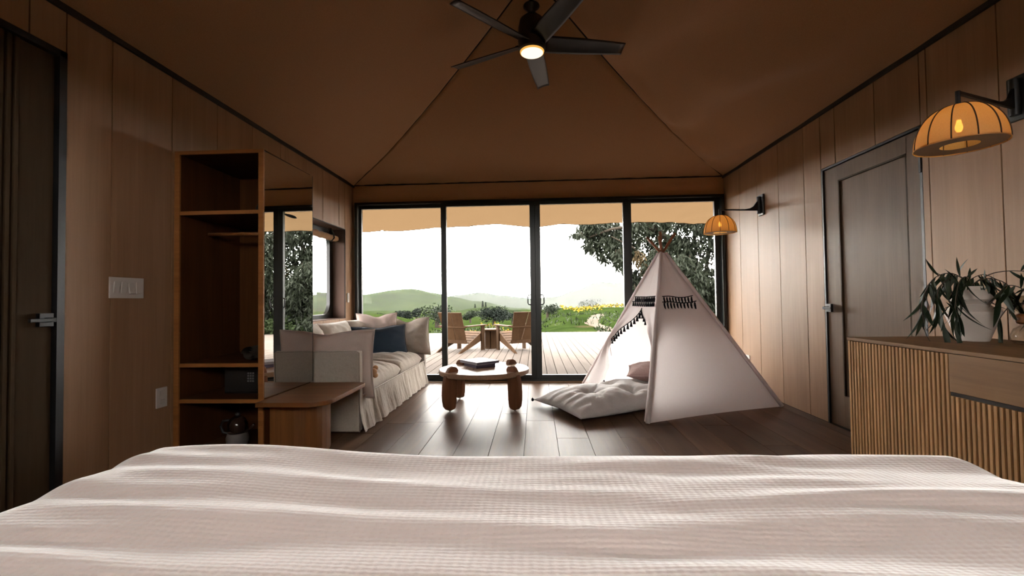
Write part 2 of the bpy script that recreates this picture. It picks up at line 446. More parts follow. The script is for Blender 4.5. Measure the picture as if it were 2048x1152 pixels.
# ---- canvas ceiling: hip roof that sags along its hips
def zroof(d): return 2.462 + .252 * d + .072 * d * d
def ceiling():
    root = empty('ceiling', (0, 0, 0)); struct(root, 'brown canvas tent ceiling with sagging hips rising to a ridge')
    def wr(x, y, d, s):
        e = .010 * fn(x * 1.1 + s, y * 1.1, 3.) * min(1., d * 2) - .03 * math.sin(min(1., d / HALF) * PI) * .6
        # pull creases near the eaves and hips
        e += .009 * fn(x * 9 + y * 2.5, y * 1.0 - x * .8, s) * math.exp(-d * 2.2)
        return e
    def left(u, v):
        y = YB + (D - YB) * v; dm = max(.0, min(HALF, D - y)); d = dm * u
        hip = abs(dm - d) if dm < HALF else 9
        z = zroof(d) + wr(XL + d, y, d, 1.) + .010 * fn(y * 5, d * 9, 2) * math.exp(-hip * 5)
        return (XL + d, y, z if u < 1 else zroof(d))
    def right(u, v):
        y = YB + (D - YB) * v; dm = max(.0, min(HALF, D - y)); d = dm * u
        hip = abs(dm - d) if dm < HALF else 9
        # the right slope hangs in long diagonal folds
        fold = .05 * math.sin((d * 7.5 + (D - y) * 2.6) + 1.3 * fn(y, d, 4)) * smooth01(d / .7) * smooth01((dm - d) / .25)
        z = zroof(d) + wr(XR - d, y, d, 5.) + fold + .012 * fn(y * 5, d * 9, 7) * math.exp(-hip * 5)
        return (XR - d, y, z if u < 1 else zroof(d))
    def front(u, v):
        x = XL + 2 * HALF * u; dm = min(x - XL, XR - x); d = dm * v
        hip = dm - d
        z = zroof(d) + wr(x, D - d, d, 9.) + .010 * fn(x * 7, d * 7, 8) * math.exp(-hip * 5) * smooth01(d * 2)
        return (x, D - d, z if v < 1 else zroof(d))
    for fnc in (left, right):
        MB().grid(fnc, 60, 150).build('canvas_panel', 'canvas', root, smooth=True, recalc=False)
    MB().grid(front, 150, 60).build('canvas_panel', 'canvas', root, smooth=True, recalc=False)
    for s in (-1, 1):
        pts = []
        for k in range(30):
            d = HALF * k / 29; pts.append(((XL + d) if s < 0 else (XR - d), D - d, zroof(d) - .004))
        MB().tube(pts, .006, 6).build('hip_seam', 'dark_trim', root, smooth=True)
ceiling()
def cornice():
    for i, (X, s) in enumerate(((XL, 1), (XR, -1))):
        t = MB().span(X, X + s * .018, YB, D, H - .004, H + .026).build('trim_%d' % (i + 1), 'dark_trim'); struct(t, 'thin dark strip between wall and canvas')
        MB().span(X - s * .11, X, YB - .1, D + .1, H, H + .06).build('wall_cap', 'dark_trim', t)
cornice()

def back_wall():
    w = MB().span(XL - .1, XR + .1, D + .02, D + .12, 2.2, 2.62).span(XL - .1, XR + .1, D - .012, D + .03, 2.478, 2.62).build('wall_back', 'groove_black'); struct(w, 'canvas band above the sliding glass doors')
    MB().span(XL - .11, -2.243, D + .012, D + .12, -.05, 2.3).span(2.28, XR + .11, D + .012, D + .12, -.05, 2.3).build('jamb_post', 'birch', w)
    for x0, x1, s in ((XL, -.945, 1.), (-.955, 1.015, 2.), (1.0, XR, 3.)):
        def g(u, v, x0=x0, x1=x1, s=s):
            x = x0 + (x1 - x0) * u; z = 2.222 + (2.47 - 2.222) * v
            y = D + .004 - .006 * math.sin(PI * v) + .005 * fn(x * 2.2, z * 9, s) - (.004 if s == 2. else 0) - .006 * (fn(x * .8, z * 14, s + 5) if s == 3. else 0)
            return (x, y, z)
        MB().grid(g, 40, 10).build('canvas_band', 'canvas_band', w, smooth=True, recalc=False)
    pts = [(XL + (XR - XL) * k / 30, D - .012, 2.462 + .004 * fn(k * .7)) for k in range(31)]
    MB().tube(pts, .010, 6).build('piping', 'dark_trim', w, smooth=True)
back_wall()

def sliding_door():
    root = empty('door_3', (0, D - .035, 0)); struct(root, 'black-framed four-panel sliding glass door to the deck')
    fr = MB().span(-2.243, 2.28, -.02, .11, 2.205, 2.236).span(-2.243, -2.205, -.02, .11, 0, 2.236).span(2.242, 2.28, -.02, .11, 0, 2.236).span(-2.243, 2.28, -.03, .12, -.02, .022)
    fr.build('frame', 'frame_black', root, bevel=.003)
    MB().span(-2.27, 2.29, -.075, -.03, -.002, .010).build('threshold', 'birch', root, bevel=.003)
    sash = [(-2.21, -2.179, -1.162, -1.10, .07), (-1.158, -1.092, -.057, .0066, .022), (.0070, .072, 1.079, 1.142, .022), (1.105, 1.188, 2.186, 2.245, .07)]
    for i, (a, b, c, d, y) in enumerate(sash):
        s = MB().span(a, b, y - .022, y + .022, .02, 2.21).span(c, d, y - .022, y + .022, .02, 2.21).span(b, c, y - .022, y + .022, .02, .081).span(b, c, y - .022, y + .022, 2.165, 2.21)
        so = s.build('sash', 'frame_black', root, bevel=.002)
        MB().span(b - .008, c + .008, y - .004, y + .004, .073, 2.173).build('pane', 'pane_glass', so)
        if i == 2: MB().span(-.012, .028, y + .0225, y + .032, .02, 2.2).build('astragal', 'frame_black', so)
        if i in (1, 2):
            x = -.052 if i == 1 else .068; sg = -1 if i == 1 else 1
            pts = [(x, y - .018, 1.055), (x + sg * .028, y - .030, 1.052), (x + sg * .038, y - .034, 1.035), (x + sg * .038, y - .034, .955), (x + sg * .028, y - .030, .938), (x, y - .018, .935)]
            MB().tube(pts, .0075, 8).build('handle', 'frame_black', so, smooth=True)
sliding_door()

def window_side():
    root = empty('window_1', (XL, 0, 0)); struct(root, 'recessed rounded black window with rolled canvas blind beside the sofa')
    y0, y1, z0, z1 = WIN1
    b = MB().span(-.16, 0, y1 - .004, y1 + .03, z0, z1).span(-.16, 0, y0 - .03, y0 + .004, z0, z1).span(-.16, 0, y0, y1, z1 - .004, z1 + .03).span(-.16, 0, y0, y1, z0 - .03, z0 + .004)
    b.build('reveal', 'reveal_wood', root)
    MB().span(-.006, .004, y1 - .008, y1 + .004, z0, z1 + .006).span(-.006, .004, y0, y1, z1 - .003, z1 + .006).build('edge_bead', 'dark_trim', root)
    # rounded black frame
    def rr(y0, y1, z0, z1, r, n=8):
        p = []
        for (cy, cz, a0) in ((y1 - r, z1 - r, 0), (y0 + r, z1 - r, PI / 2), (y0 + r, z0 + r, PI), (y1 - r, z0 + r, 1.5 * PI)):
            for k in range(n + 1):
                a = a0 + PI / 2 * k / n; p.append((cy + r * math.cos(a), cz + r * math.sin(a)))
        return p
    o_, i_ = rr(y0, y1, z0, z1, .012), rr(y0 + .075, y1 - .085, z0 + .05, z1 - .06, .14)
    n = len(o_); m = MB()
    vs = [(-.15, a, c) for a, c in o_] + [(-.15, a, c) for a, c in i_] + [(-.19, a, c) for a, c in o_] + [(-.19, a, c) for a, c in i_]
    fs = []
    for k in range(n):
        j = (k + 1) % n
        fs += [(k, j, n + j, n + k), (2 * n + k, 3 * n + k, 3 * n + j, 2 * n + j), (n + k, n + j, 3 * n + j, 3 * n + k)]
    m.add(vs, fs).build('frame', 'frame_black', root, auto=.6)
    MB().add([(-.17, a, c) for a, c in rr(y0 + .06, y1 - .07, z0 + .035, z1 - .045, .15)], [tuple(range(n))]).build('pane', 'vinyl', root, recalc=False)
    # blind rolled up under the head
    pts = [(-.10 + .004 * fn(k * .9), y0 + .01 + (y1 - .03 - y0) * k / 30, z1 - .115 + .010 * fn(k * .35, 2)) for k in range(31)]
    MB().tube(pts, [.036 + .006 * fn(k * .5, 7) for k in range(31)], 12).build('rolled_blind', 'canvas', root, smooth=True)
    for yy in (y1 - .17,):
        MB().tube([(-.10, yy, z1 - .0), (-.06, yy, z1 - .08), (-.055, yy, z1 - .12), (-.09, yy, z1 - .16), (-.135, yy, z1 - .13), (-.135, yy, z1 - .06), (-.11, yy, z1)], .008, 6).build('strap', 'dark_trim', root, smooth=True)
window_side()

def lever(parent, y, z, sx, dirY, L=.10):
    """black square rosette + lever on a wall whose room side is sx"""
    r = MB().box((sx * .010, y, z), (.020, .062, .062)).build('rosette', 'iron_black', parent, bevel=.002)
    MB().box((sx * .035, y, z), (.045, .020, .020)).box((sx * .052, y + dirY * L / 2, z), (.014, L, .016)).build('lever', 'iron_black', r, bevel=.002)
def doors():
    y0, y1, z0, z1 = DOOR1
    r = empty('door_1', (XL, 0, 0)); struct(r, 'dark wooden door with vertical ridges on the left wall')
    MB().span(-.08, .006, y1 - .035, y1, 0, z1).span(-.08, .006, y0, y0 + .035, 0, z1).span(-.08, .006, y0, y1, z1 - .03, z1).build('frame', 'iron_black', r)
    leaf = MB().span(-.060, -.018, y0 + .038, y1 - .038, .008, z1 - .033).build('door_leaf', 'dark_door_wood', r, bevel=.002)
    for y in (1.876, 1.845, 1.814, 1.783, 1.50, 1.469, 1.438, 1.407):
        MB().span(-.019, -.008, y - .009, y + .009, .008, z1 - .033).build('ridge', 'dark_door_wood', leaf, bevel=.003)
    lever(r, 1.985, .935, 1, -1, .10)
    MB().span(-.12, -.07, y0, y1, -.05, z1).build('backing', 'groove_black', r)
    y0, y1, z0, z1 = DOOR2
    r = empty('door_2', (XR, 0, 0)); struct(r, 'brown wooden door with one recessed panel on the right wall')
    MB().span(.08, .0, y1 - .018, y1, 0, z1).span(.08, .0, y0, y0 + .018, 0, z1).span(.08, .0, y0, y1, z1 - .014, z1).build('frame', 'iron_black', r)
    a, b, c, d = y0 + .021, y1 - .022, .008, z1 - .018
    pa, pb, pc, pd = y0 + .125, 3.548, .245, 1.878
    st = MB().span(.012, .05, pb, b, c, d).span(.012, .05, a, pa, c, d).build('stile', 'door_wood', r, bevel=.0015)
    MB().span(.012, .05, pa, pb, pd, d).span(.012, .05, pa, pb, c, pc).build('rail', 'door_wood', r, bevel=.0015)
    MB().span(.026, .045, pa, pb, pc, pd).build('recessed_panel', 'door_wood', r)
    MB().span(.012, .026, pb - .012, pb, pc, pd).span(.012, .026, pa, pa + .012, pc, pd).span(.012, .026, pa, pb, pd - .012, pd).build('moulding', 'dark_door_wood', r)
    lever(r, 3.655, .905, -1, -1, .09)
    MB().box((.004, y0 + .012, 1.775), (.018, .014, .10)).build('hinge', 'iron_black', r)
    MB().span(.07, .12, y0, y1, -.05, z1).build('backing', 'groove_black', r)
doors()

def plates():
    # four-gang light switch
    r = empty('light_switch', (XL, 2.412, 1.094)); tag(r, 'wide white light switch plate with rockers beside the left door', 'light switch')
    MB().box((.004, 0, 0), (.008, .210, .115)).build('plate', 'white_plastic', r, bevel=.002)
    for k, (t, y) in enumerate(((.16, -.069), (.16, -.023), (-.16, .023), (-.03, .069))):
        MB().box((.009, y, 0), (.008, .032, .066), Matrix.Rotation(t, 3, 'Y')).build('rocker', 'white_plastic', r, bevel=.001)
    r = empty('wall_outlet', (XL, 2.652, .435)); tag(r, 'white outlet plate low on the wall beside the open wardrobe', 'outlet')
    MB().box((.004, 0, 0), (.008, .078, .120)).build('plate', 'white_plastic', r, bevel=.002)
    for z in (-.026, .026): MB().box((.009, 0, z), (.004, .034, .030)).build('socket', 'white_plastic', r, bevel=.002)
    r = empty('light_switch', (XL, 5.40, 1.05)); tag(r, 'small pale switch between the side window and the glass doors', 'light switch')
    MB().box((.006, 0, 0), (.012, .05, .115)).build('plate', 'white_plastic', r, bevel=.002)
    MB().box((.014, 0, 0), (.006, .026, .05)).build('rocker', 'white_plastic', r, bevel=.001)
    r = empty('wall_outlet', (XR, 5.05, .31)); tag(r, 'small white outlet plate on the right wall behind the play tent', 'outlet')
    MB().box((-.004, 0, 0), (.008, .075, .115)).build('plate', 'white_plastic', r, bevel=.002)
    for z in (-.026, .026): MB().box((-.009, 0, z), (.004, .034, .030)).build('socket', 'white_plastic', r, bevel=.002)
plates()

# ================================================================== OUTSIDE: deck, land, trees
DZ = -.05
def deck():
    base = MB().span(-9, 7, D + .13, 14.45, -.5, DZ - .03).build('deck', 'soil'); struct(base, 'pale weathered board deck outside the glass doors')
    w = .143; segs = ((D + .13, 9.62), (9.62, 14.45))
    ms = [MB().box((0, 0, 0), (w - .009, b - a - .006, .026)).mesh('board', 'deck_wood', bevel=.002) for a, b in segs]
    k = 0; x = -9.
    while x < 7:
        for i, (a, b) in enumerate(segs):
            link('board', ms[i], base, (x + w / 2, (a + b) / 2, DZ - .013))
        x += w
deck()

def terrain():
    def ground(x, y):
        a = x / y
        z = -.62 - .040 * (y - 15) - .012 * max(0., y - 120) * 0
        z = max(z, -7.5 - .004 * (y - 150))
        # right-hand meadow stays high up to a ridge about 45 m out
        wr_ = smooth01((a + .03) / .09)
        zr = interp([(14, -.62), (22, -.62), (36, -.30), (46, .05), (58, -1.2), (110, -7)], y) if y < 110 else -7.5
        z = z * (1 - wr_) + max(zr, z) * wr_
        # green slope on the left
        wl = smooth01((-.20 - a) / .16)
        zl = interp([(14, -.7), (30, -1.0), (60, -.75), (95, -4.5), (140, -7.5)], y) if y < 140 else -8
        z = z * (1 - wl) + max(z, zl) * wl
        z += .10 * fn(x * .22, y * .22, 1) + .22 * fn(x * .05, y * .05, 5) * min(1, y / 60)
        return z
    def g(u, v):
        y = 14.3 + (420 - 14.3) * v ** 2.2; t = u * 2 - 1; a = .62 * t + 2.4 * t ** 3 - .05
        return (a * y, y, ground(a * y, y))
    o = MB().grid(g, 150, 140).build('meadow', 'field_grass', smooth=True, recalc=False); struct(o, 'green meadow dropping away beyond the deck')
    def hill(name, Y0, depth, prof, zb, mat, label, amp, fs):
        def h(u, v):
            a = prof[0][0] + (prof[-1][0] - prof[0][0]) * u; t = (v * 2 - 1)
            y = Y0 + t * depth; x = a * Y0
            z = zb + (interp(prof, a) - zb) * math.cos(t * PI / 2) ** 1.3 + amp * fn(x * fs, y * fs, 2) + amp * .4 * fn(x * fs * 4, y * fs * 4, 5)
            return (x, y, z)
        o = MB().grid(h, 110, 50).build(name, mat, smooth=True, recalc=False); struct(o, label)
    hill('knoll', 300, 110, [(-.26, -12), (-.20, -8.), (-.135, -4.4), (-.10, -3.8), (-.05, -6.2), (.0, -8.5), (.05, -12)], -12, 'hill_grass', 'low green knoll topped by three cypress trees', .35, .03)
    hill('grass_hill', 900, 420, [(-.95, 14), (-.62, 20), (-.50, 21), (-.43, 17), (-.384, 14.5), (-.345, 15.5), (-.30, 23), (-.27, 24), (-.235, 17), (-.20, 9), (-.13, -2), (-.05, -18), (.02, -25)], -25, 'hill_grass', 'big rounded green hill in the haze', 1.6, .012)
    hill('far_ridge', 2000, 500, [(-.25, -20), (-.17, 22), (-.12, 34), (-.07, 20), (0, 3), (.04, 10), (.10, 46), (.135, 72), (.17, 64), (.22, 70), (.28, 92), (.36, 60), (.55, 20), (.8, 0)], -30, 'far_hill', 'pale mountain almost lost in haze', 5., .004)
    y = MB().span(-420, 420, -300, 14.4, -1.2, -.66).build('yard', 'field_grass'); struct(y, 'grassy ground around the tent house')
    return ground
GROUND = terrain()
def footpath():
    line = [(2.6, 17.0), (3.0, 20.0), (3.7, 24.0), (3.4, 28.0), (4.4, 33.0), (5.2, 37.0)]
    def c(t):
        k = t * (len(line) - 1); i = min(int(k), len(line) - 2); f = k - i; f = f * f * (3 - 2 * f)
        return line[i][0] * (1 - f) + line[i + 1][0] * f, line[i][1] * (1 - f) + line[i + 1][1] * f
    def g(u, v):
        x, y = c(v); w = (.45 + .5 * fn(y * .6, 3) + .25 * fn(y * 2.1, 7)); w = max(.12, w)
        x += (u * 2 - 1) * w + .1 * fn(y * 3, u * 4, 2)
        return (x, y, GROUND(x, y) + .035 - .05 * abs(u * 2 - 1) ** 3)
    struct(MB().grid(g, 8, 60).build('footpath', 'soil', smooth=True, recalc=False), 'bare earth path across the meadow')
footpath()

def leaf_quads(mb, c, n, spread, L, Wd, droop=.6, rnd=random):
    for _ in range(n):
        while True:
            p = Vector((rnd.uniform(-1, 1), rnd.uniform(-1, 1), rnd.uniform(-1, 1)))
            if p.length <= 1: break
        p = Vector(c) + Vector((p.x * spread[0], p.y * spread[1], p.z * spread[2]))
        d = Vector((rnd.gauss(0, .6), rnd.gauss(0, .6), -droop + rnd.gauss(0, .35))).normalized()
        s = d.cross(Vector((rnd.gauss(0, 1), rnd.gauss(0, 1), rnd.gauss(0, .4)))).normalized()
        l = L * rnd.uniform(.6, 1.25); w = Wd * rnd.uniform(.7, 1.2)
        o = len(mb.v)
        mb.v += [tuple(p), tuple(p + d * l * .45 + s * w), tuple(p + d * l), tuple(p + d * l * .45 - s * w)]
        mb.f.append((o, o + 1, o + 2, o + 3))
def blob_tree(name, x, y, w, h, label, group=None, mat='conifer', zoff=0., cone=0., n=500, base=None, kind=None):
    z = (GROUND(x, y) if base is None else base) + zoff
    r = empty(name, (x, y, z)); tag(r, label, 'bush' if kind == 'bush' else 'tree', group)
    rr = random.Random(int(abs(x * 31 + y * 17)))
    MB().tube([(0, 0, -.4), (0, 0, h * .25), (w * .03, 0, h * .55)], [w * .06, w * .05, w * .02], 6).build('stem' if kind == 'bush' else 'trunk', 'bark', r)
    m = MB()
    for k in range(9 if not cone else 7):
        t = rr.random(); 
        if cone:
            t = k / 6; cz = h * (.12 + .75 * t); rad = w * .5 * (1 - t * cone); off = 0
        else:
            cz = h * rr.uniform(.38, .72); rad = w * rr.uniform(.18, .28); off = w * .28
        leaf_quads(m, (rr.uniform(-off, off), rr.uniform(-off, off), cz), n // 9, (rad, rad, max(rad * .7, h * .12)), h * .10, h * .030, .1, rr)
    m.build('crown', mat, r, recalc=False)
def trees():
    # three cypresses on the knoll
    for i, (px, hh) in enumerate(((-.1335, 3.2), (-.1165, 4.6), (-.110, 3.6))):
        x = px * 300
        blob_tree('cypress', x, 300, 1.5, hh, ('shortest and leftmost cypress standing apart on the knoll', 'tallest middle cypress on the knoll', 'right cypress close beside the tallest one on the knoll')[i], 'cypresses on the knoll', cone=.6, n=700, base=(-4.7, -4.2, -4.1)[i])
    blob_tree('tree', -49.8, 165, 6.6, 5.2, 'dark broad tree, left of the clump below the big hill', 'dark trees in the valley', n=2200)
    blob_tree('tree', -45.2, 170, 5.0, 6.0, 'dark rounded tree, right of the clump below the big hill', 'dark trees in the valley', n=2000)
    blob_tree('tree', -30.0, 105, 3.6, 3.4, 'dark tree standing alone in front of the clump', 'dark trees in the valley', n=1600)
    blob_tree('tree', -58.5, 170, 5, 3.6, 'small dark tree at the left edge of the valley', 'dark trees in the valley', n=900)
    blob_tree('tree', -13.0, 90, 4.0, 2.9, 'green tree behind the left deck chair', 'dark trees in the valley', n=1500, mat='bush_leaf')
    blob_tree('tree', -5.7, 62, 4.6, 2.7, 'dark spreading pine between the two deck chairs', 'dark trees in the valley', n=2600)
    blob_tree('tree', -3.6, 70, 3.0, 2.0, 'thin dark tree behind the right deck chair', 'dark trees in the valley', n=900)
    blob_tree('bush', -10.5, 48, 5., 2.6, 'grey-green bush behind the left deck chair arm', 'bushes beyond the deck', n=1200, mat='bush_leaf', kind='bush')
    blob_tree('bush', -12.3, 62, 2.2, 1.9, 'olive bush just left of the left deck chair', 'bushes beyond the deck', n=900, mat='bush_leaf', kind='bush')
    blob_tree('bush', 1.05, 40, 2.6, 1.5, 'low dark bush beside the centre door stile', 'bushes beyond the deck', n=900, mat='bush_leaf', kind='bush')
    blob_tree('bush', 5.2, 44, 2.6, .8, 'low dark bush on the yellow flowered ridge', 'bushes beyond the deck', n=900, mat='bush_leaf', kind='bush')
    # flowering mustard along the ridge, nobody could count it
    m = MB(); rr = random.Random(3)
    for _ in range(1500):
        x = rr.uniform(2.5, 17); y = rr.uniform(41, 47) + 2 * fn(x * .4)
        z = GROUND(x, y)
        if fn(x * .35, y * .35, 9) < -.05 and x < 11: continue
        leaf_quads(m, (x, y, z + rr.uniform(.05, .30)), 1, (.05, .05, .04), .22, .08, 0., rr)
    tag(m.build('mustard_flowers', 'flower_yellow', recalc=False), 'yellow mustard flowers along the meadow ridge', 'flowers', kind='stuff')
    # tufts on the near meadow
    m = MB()
    for _ in range(5200):
        y = 14.6 + 24 * rr.random() ** 1.7; a = rr.uniform(-.45, .42); x = a * y
        if fn(x * .3, y * .3, 4) < -.12: continue
        leaf_quads(m, (x, y, GROUND(x, y) + .03), 1, (.05, .05, .03), .28, .05, -1., rr)
    tag(m.build('meadow_grass', 'meadow_leaf', recalc=False), 'tufts of taller green grass in the near meadow', 'grass', kind='stuff')
    # flowering plants at the deck edge
    for i, (x, y, h, lb) in enumerate(((-1.50, 14.75, .42, 'yellow flowering plant at the deck edge between the chairs'), (-.80, 14.7, .22, 'yellow flowering plant at the deck edge below the right chair arm'), (-2.2, 14.8, .16, 'small flowering plant at the deck edge behind the left chair'))):
        r = empty('flowering_plant', (x, y, -.75)); tag(r, lb, 'plant', 'flowering plants at the deck edge')
        st = MB(); lf = MB(); fl = MB(); rr2 = random.Random(i + 20)
        for k in range(12):
            ax, ay, hh = rr2.uniform(-.28, .28), rr2.uniform(-.15, .15), (h + .6) * rr2.uniform(.65, 1.)
            st.tube([(ax * .3, ay * .3, 0), (ax * .7, ay * .7, hh * .6), (ax, ay, hh)], .008, 5)
            leaf_quads(lf, (ax * .7, ay * .7, hh * .6), 26, (.14, .12, hh * .3), .16, .022, -.2, rr2)
            leaf_quads(fl, (ax, ay, hh), 7, (.05, .05, .05), .055, .026, 0., rr2)
        st.build('stem', 'stem_brown', r); lf.build('foliage', 'meadow_leaf', r, recalc=False); fl.build('flower', 'flower_yellow', r, recalc=False)['kind'] = 'stuff'
trees()

def eucalyptus():
    rr = random.Random(11)
    r = empty('eucalyptus_tree', (6.1, 15.6, -.7)); tag(r, 'large eucalyptus tree with drooping leaves right of the deck', 'tree')
    tr = [((0, 0, -.4), .20), ((-.25, -.05, 1.0), .165), ((-.45, -.1, 1.9), .14), ((-1.0, -.2, 2.9), .115), ((-1.9, -.3, 3.9), .09), ((-2.8, -.3, 4.6), .06)]
    MB().tube([p for p, _ in tr], [q for _, q in tr], 10).build('trunk', 'bark', r, smooth=True)
    br = [[(-.45, -.1, 1.9), (-1.2, -.3, 2.35), (-2.1, -.5, 2.7), (-2.9, -.7, 3.35), (-3.6, -.8, 3.7)],
          [(-.45, -.1, 1.9), (-.2, .2, 3.0), (.1, .4, 4.2), (.3, .5, 5.4)],
          [(-.25, -.05, 1.0), (.5, .2, 2.0), (1.2, .3, 3.2), (1.8, .4, 4.4)],
          [(-1.9, -.3, 3.9), (-2.7, -.5, 4.1), (-3.6, -.7, 3.95), (-4.3, -.8, 3.7)],
          [(-1.0, -.2, 2.9), (-.8, -.5, 3.8), (-1.0, -.6, 4.8), (-1.4, -.7, 5.6)],
          [(-1.2, -.3, 2.35), (-1.8, -.4, 2.3), (-2.3, -.6, 2.05)]]
    for b in br: MB().tube(b, [.075, .06, .045, .03, .018][:len(b)] if len(b) > 3 else [.05, .03, .015], 8).build('branch', 'bark', r, smooth=True)
    lf = MB(); dry = MB(); tw = MB()
    clumps = []
    def cl(x, z, n, sx, sz, y=-.5): clumps.append((x, y + rr.uniform(-.7, .7), z, n, sx, sz))
    # hanging mass reaching left over the meadow
    for x, z, n, sx, sz in ((-4.35, 4.05, 300, .35, .35), (-4.0, 4.0, 380, .4, .5), (-3.55, 4.1, 420, .45, .5), (-4.25, 3.5, 140, .22, .3), (-3.75, 3.35, 330, .35, .45), (-3.3, 3.55, 380, .35, .5), (-3.35, 2.95, 240, .25, .4), (-2.75, 4.0, 420, .45, .5), (-2.85, 3.3, 300, .35, .4),
                            (-2.7, 2.3, 280, .25, .45), (-2.75, 1.85, 190, .22, .35), (-2.45, 2.7, 220, .25, .4), (-4.75, 3.75, 50, .2, .08),
                            (-2.1, 4.3, 420, .5, .5), (-1.5, 4.1, 480, .6, .6), (-.9, 4.3, 480, .6, .6), (-.2, 4.4, 480, .6, .6), (-1.9, 3.5, 380, .5, .45), (-1.3, 3.3, 460, .5, .5), (-.6, 3.5, 480, .6, .6), (.1, 3.6, 460, .6, .6),
                            (-1.6, 2.7, 300, .4, .4), (-.9, 2.6, 360, .5, .45), (.3, 2.7, 460, .55, .55), (-2.2, 2.9, 240, .3, .4), (.8, 3.3, 460, .6, .7), (1.3, 2.4, 420, .6, .7), (.5, 1.7, 420, .5, .6), (-.9, 1.8, 260, .4, .4), (0., 1.1, 420, .5, .5), (-.7, .9, 300, .45, .45),
                            (1.1, 1.2, 420, .6, .6), (1.9, 3.0, 420, .6, .8), (2.0, 1.6, 420, .6, .7), (.9, 4.4, 480, .7, .7), (1.9, 4.3, 460, .7, .7), (-2.6, 4.9, 400, .6, .5), (-1.4, 5.1, 400, .7, .5), (0, 5.3, 420, .8, .6), (1.3, 5.4, 420, .8, .7),
                            (-1.6, 1.7, 300, .4, .5), (-1.5, .8, 320, .5, .5), (-.4, 2.2, 420, .5, .5), (-1.1, 2.2, 380, .45, .5), (-.4, 1.5, 380, .5, .5), (-2.0, 1.0, 240, .4, .5), (.7, 2.4, 420, .5, .5), (-1.9, 2.3, 260, .3, .4)):
        cl(x, z, int(n * 1.7), sx, sz)
    for x, y, z, n, sx, sz in clumps:
        leaf_quads(lf, (x, y, z), n, (sx, sx * 1.3, sz), .21, .030, .95, rr)
        for _ in range(3):
            a = Vector((x + rr.uniform(-sx, sx), y, z + sz * .8)); tw.tube([a, a + Vector((rr.uniform(-.1, .1), 0, -.5 * sz)), a + Vector((rr.uniform(-.2, .2), 0, -1.3 * sz))], [.012, .008, .004], 4)
    for x, z, n, sx, sz in ((-3.25, 3.1, 200, .15, .28), (-2.55, 2.75, 240, .14, .4), (-2.75, 3.0, 130, .14, .3)):
        leaf_quads(dry, (x, -.75, z), n, (sx, sx, sz), .19, .024, 1.2, rr)
    lf.build('foliage', 'eucalyptus_leaf', r, recalc=False)['kind'] = 'stuff'
    dry.build('dry_foliage', 'eucalyptus_dry', r, recalc=False)['kind'] = 'stuff'
    tw.build('twigs', 'bark', r)['kind'] = 'stuff'
    # second tree just beyond, yellower
    r2 = empty('broadleaf_tree', (7.5, 16.6, -.7)); tag(r2, 'yellow-green tree behind the eucalyptus at the right door edge', 'tree')
    MB().tube([(0, 0, -.4), (.1, 0, 1.5), (0, .1, 3.), (-.2, .1, 4.4)], [.16, .13, .09, .04], 8).build('trunk', 'bark', r2, smooth=True)
    m = MB()
    for k in range(34):
        leaf_quads(m, (rr.uniform(-1.5, 1.5), rr.uniform(-1, 1), rr.uniform(.4, 5.)), 170, (.5, .5, .5), .15, .035, .3, rr)
    m.build('foliage', 'yellow_leaf', r2, recalc=False)['kind'] = 'stuff'
    # low shrubs at its foot
    for i, (x, y, w, h) in enumerate(((4.3, 15.3, 1.6, 1.5), (5.6, 14.9, 1.8, 1.3))):
        blob_tree('shrub', x, y, w, h, ('green shrub left of the eucalyptus trunk', 'green shrub at the foot of the eucalyptus')[i], 'shrubs under the eucalyptus', n=2200, mat='meadow_leaf', kind='bush')
    blob_tree('shrub', 8.0, 14.2, 2.2, 2.2, 'tall green shrub beyond the right end of the deck', 'shrubs under the eucalyptus', n=2600, mat='bush_leaf', kind='bush')
eucalyptus()

def awning():
    r = empty('awning', (0, D + .15, 2.62)); tag(r, 'tan canvas awning stretched over the deck outside the doors', 'awning')
    edge = [(-4.9, -.36), (-3.2, -.285), (-1.8, -.235), (-.75, -.215), (0., -.255), (.5, -.225), (1.6, -.215), (3.0, -.255), (4.6, -.33)]
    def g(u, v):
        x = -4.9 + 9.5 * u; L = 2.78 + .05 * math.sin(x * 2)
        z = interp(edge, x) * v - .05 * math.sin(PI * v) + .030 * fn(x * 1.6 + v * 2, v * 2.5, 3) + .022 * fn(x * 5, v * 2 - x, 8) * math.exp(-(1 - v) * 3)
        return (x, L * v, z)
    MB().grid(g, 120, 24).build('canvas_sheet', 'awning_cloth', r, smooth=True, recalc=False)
    pts = [g(k / 60, 1.) for k in range(61)]
    MB().tube(pts, .007, 6).build('hem', 'awning_cloth', r, smooth=True)
    for x in (-.09, .09):
        u = (x + 4.9) / 9.5; p = Vector(g(u, .985))
        MB().tube([p, p + Vector((0, .02, -.03)), p + Vector((.02, .02, -.045)), p + Vector((.035, .02, -.02))], .006, 6).build('buckle', 'frame_black', r)
    MB().span(-4.9, 4.6, -.04, .0, -.06, .05).build('mounting_batten', 'dark_trim', r)
awning()
def added_fly():
    # unseen canvas flaps, added to cut sky light entering the side window
    for i, sd in enumerate((-1, 1)):
        X = XL - .12 if sd < 0 else XR + .12
        def g(u, v, sd=sd, X=X):
            y = -1.9 + 7.7 * u
            return (X + sd * 1.25 * v, y, 2.60 - .42 * v - .05 * math.sin(PI * v) + .015 * fn(y * 2, v * 3, 4 + sd))
        o = MB().grid(g, 60, 10).build('added_fly', 'awning_cloth', smooth=True, recalc=False)
        struct(o, 'added unseen tan canvas fly shading the %s wall outside' % ('left' if sd < 0 else 'right'))
added_fly()

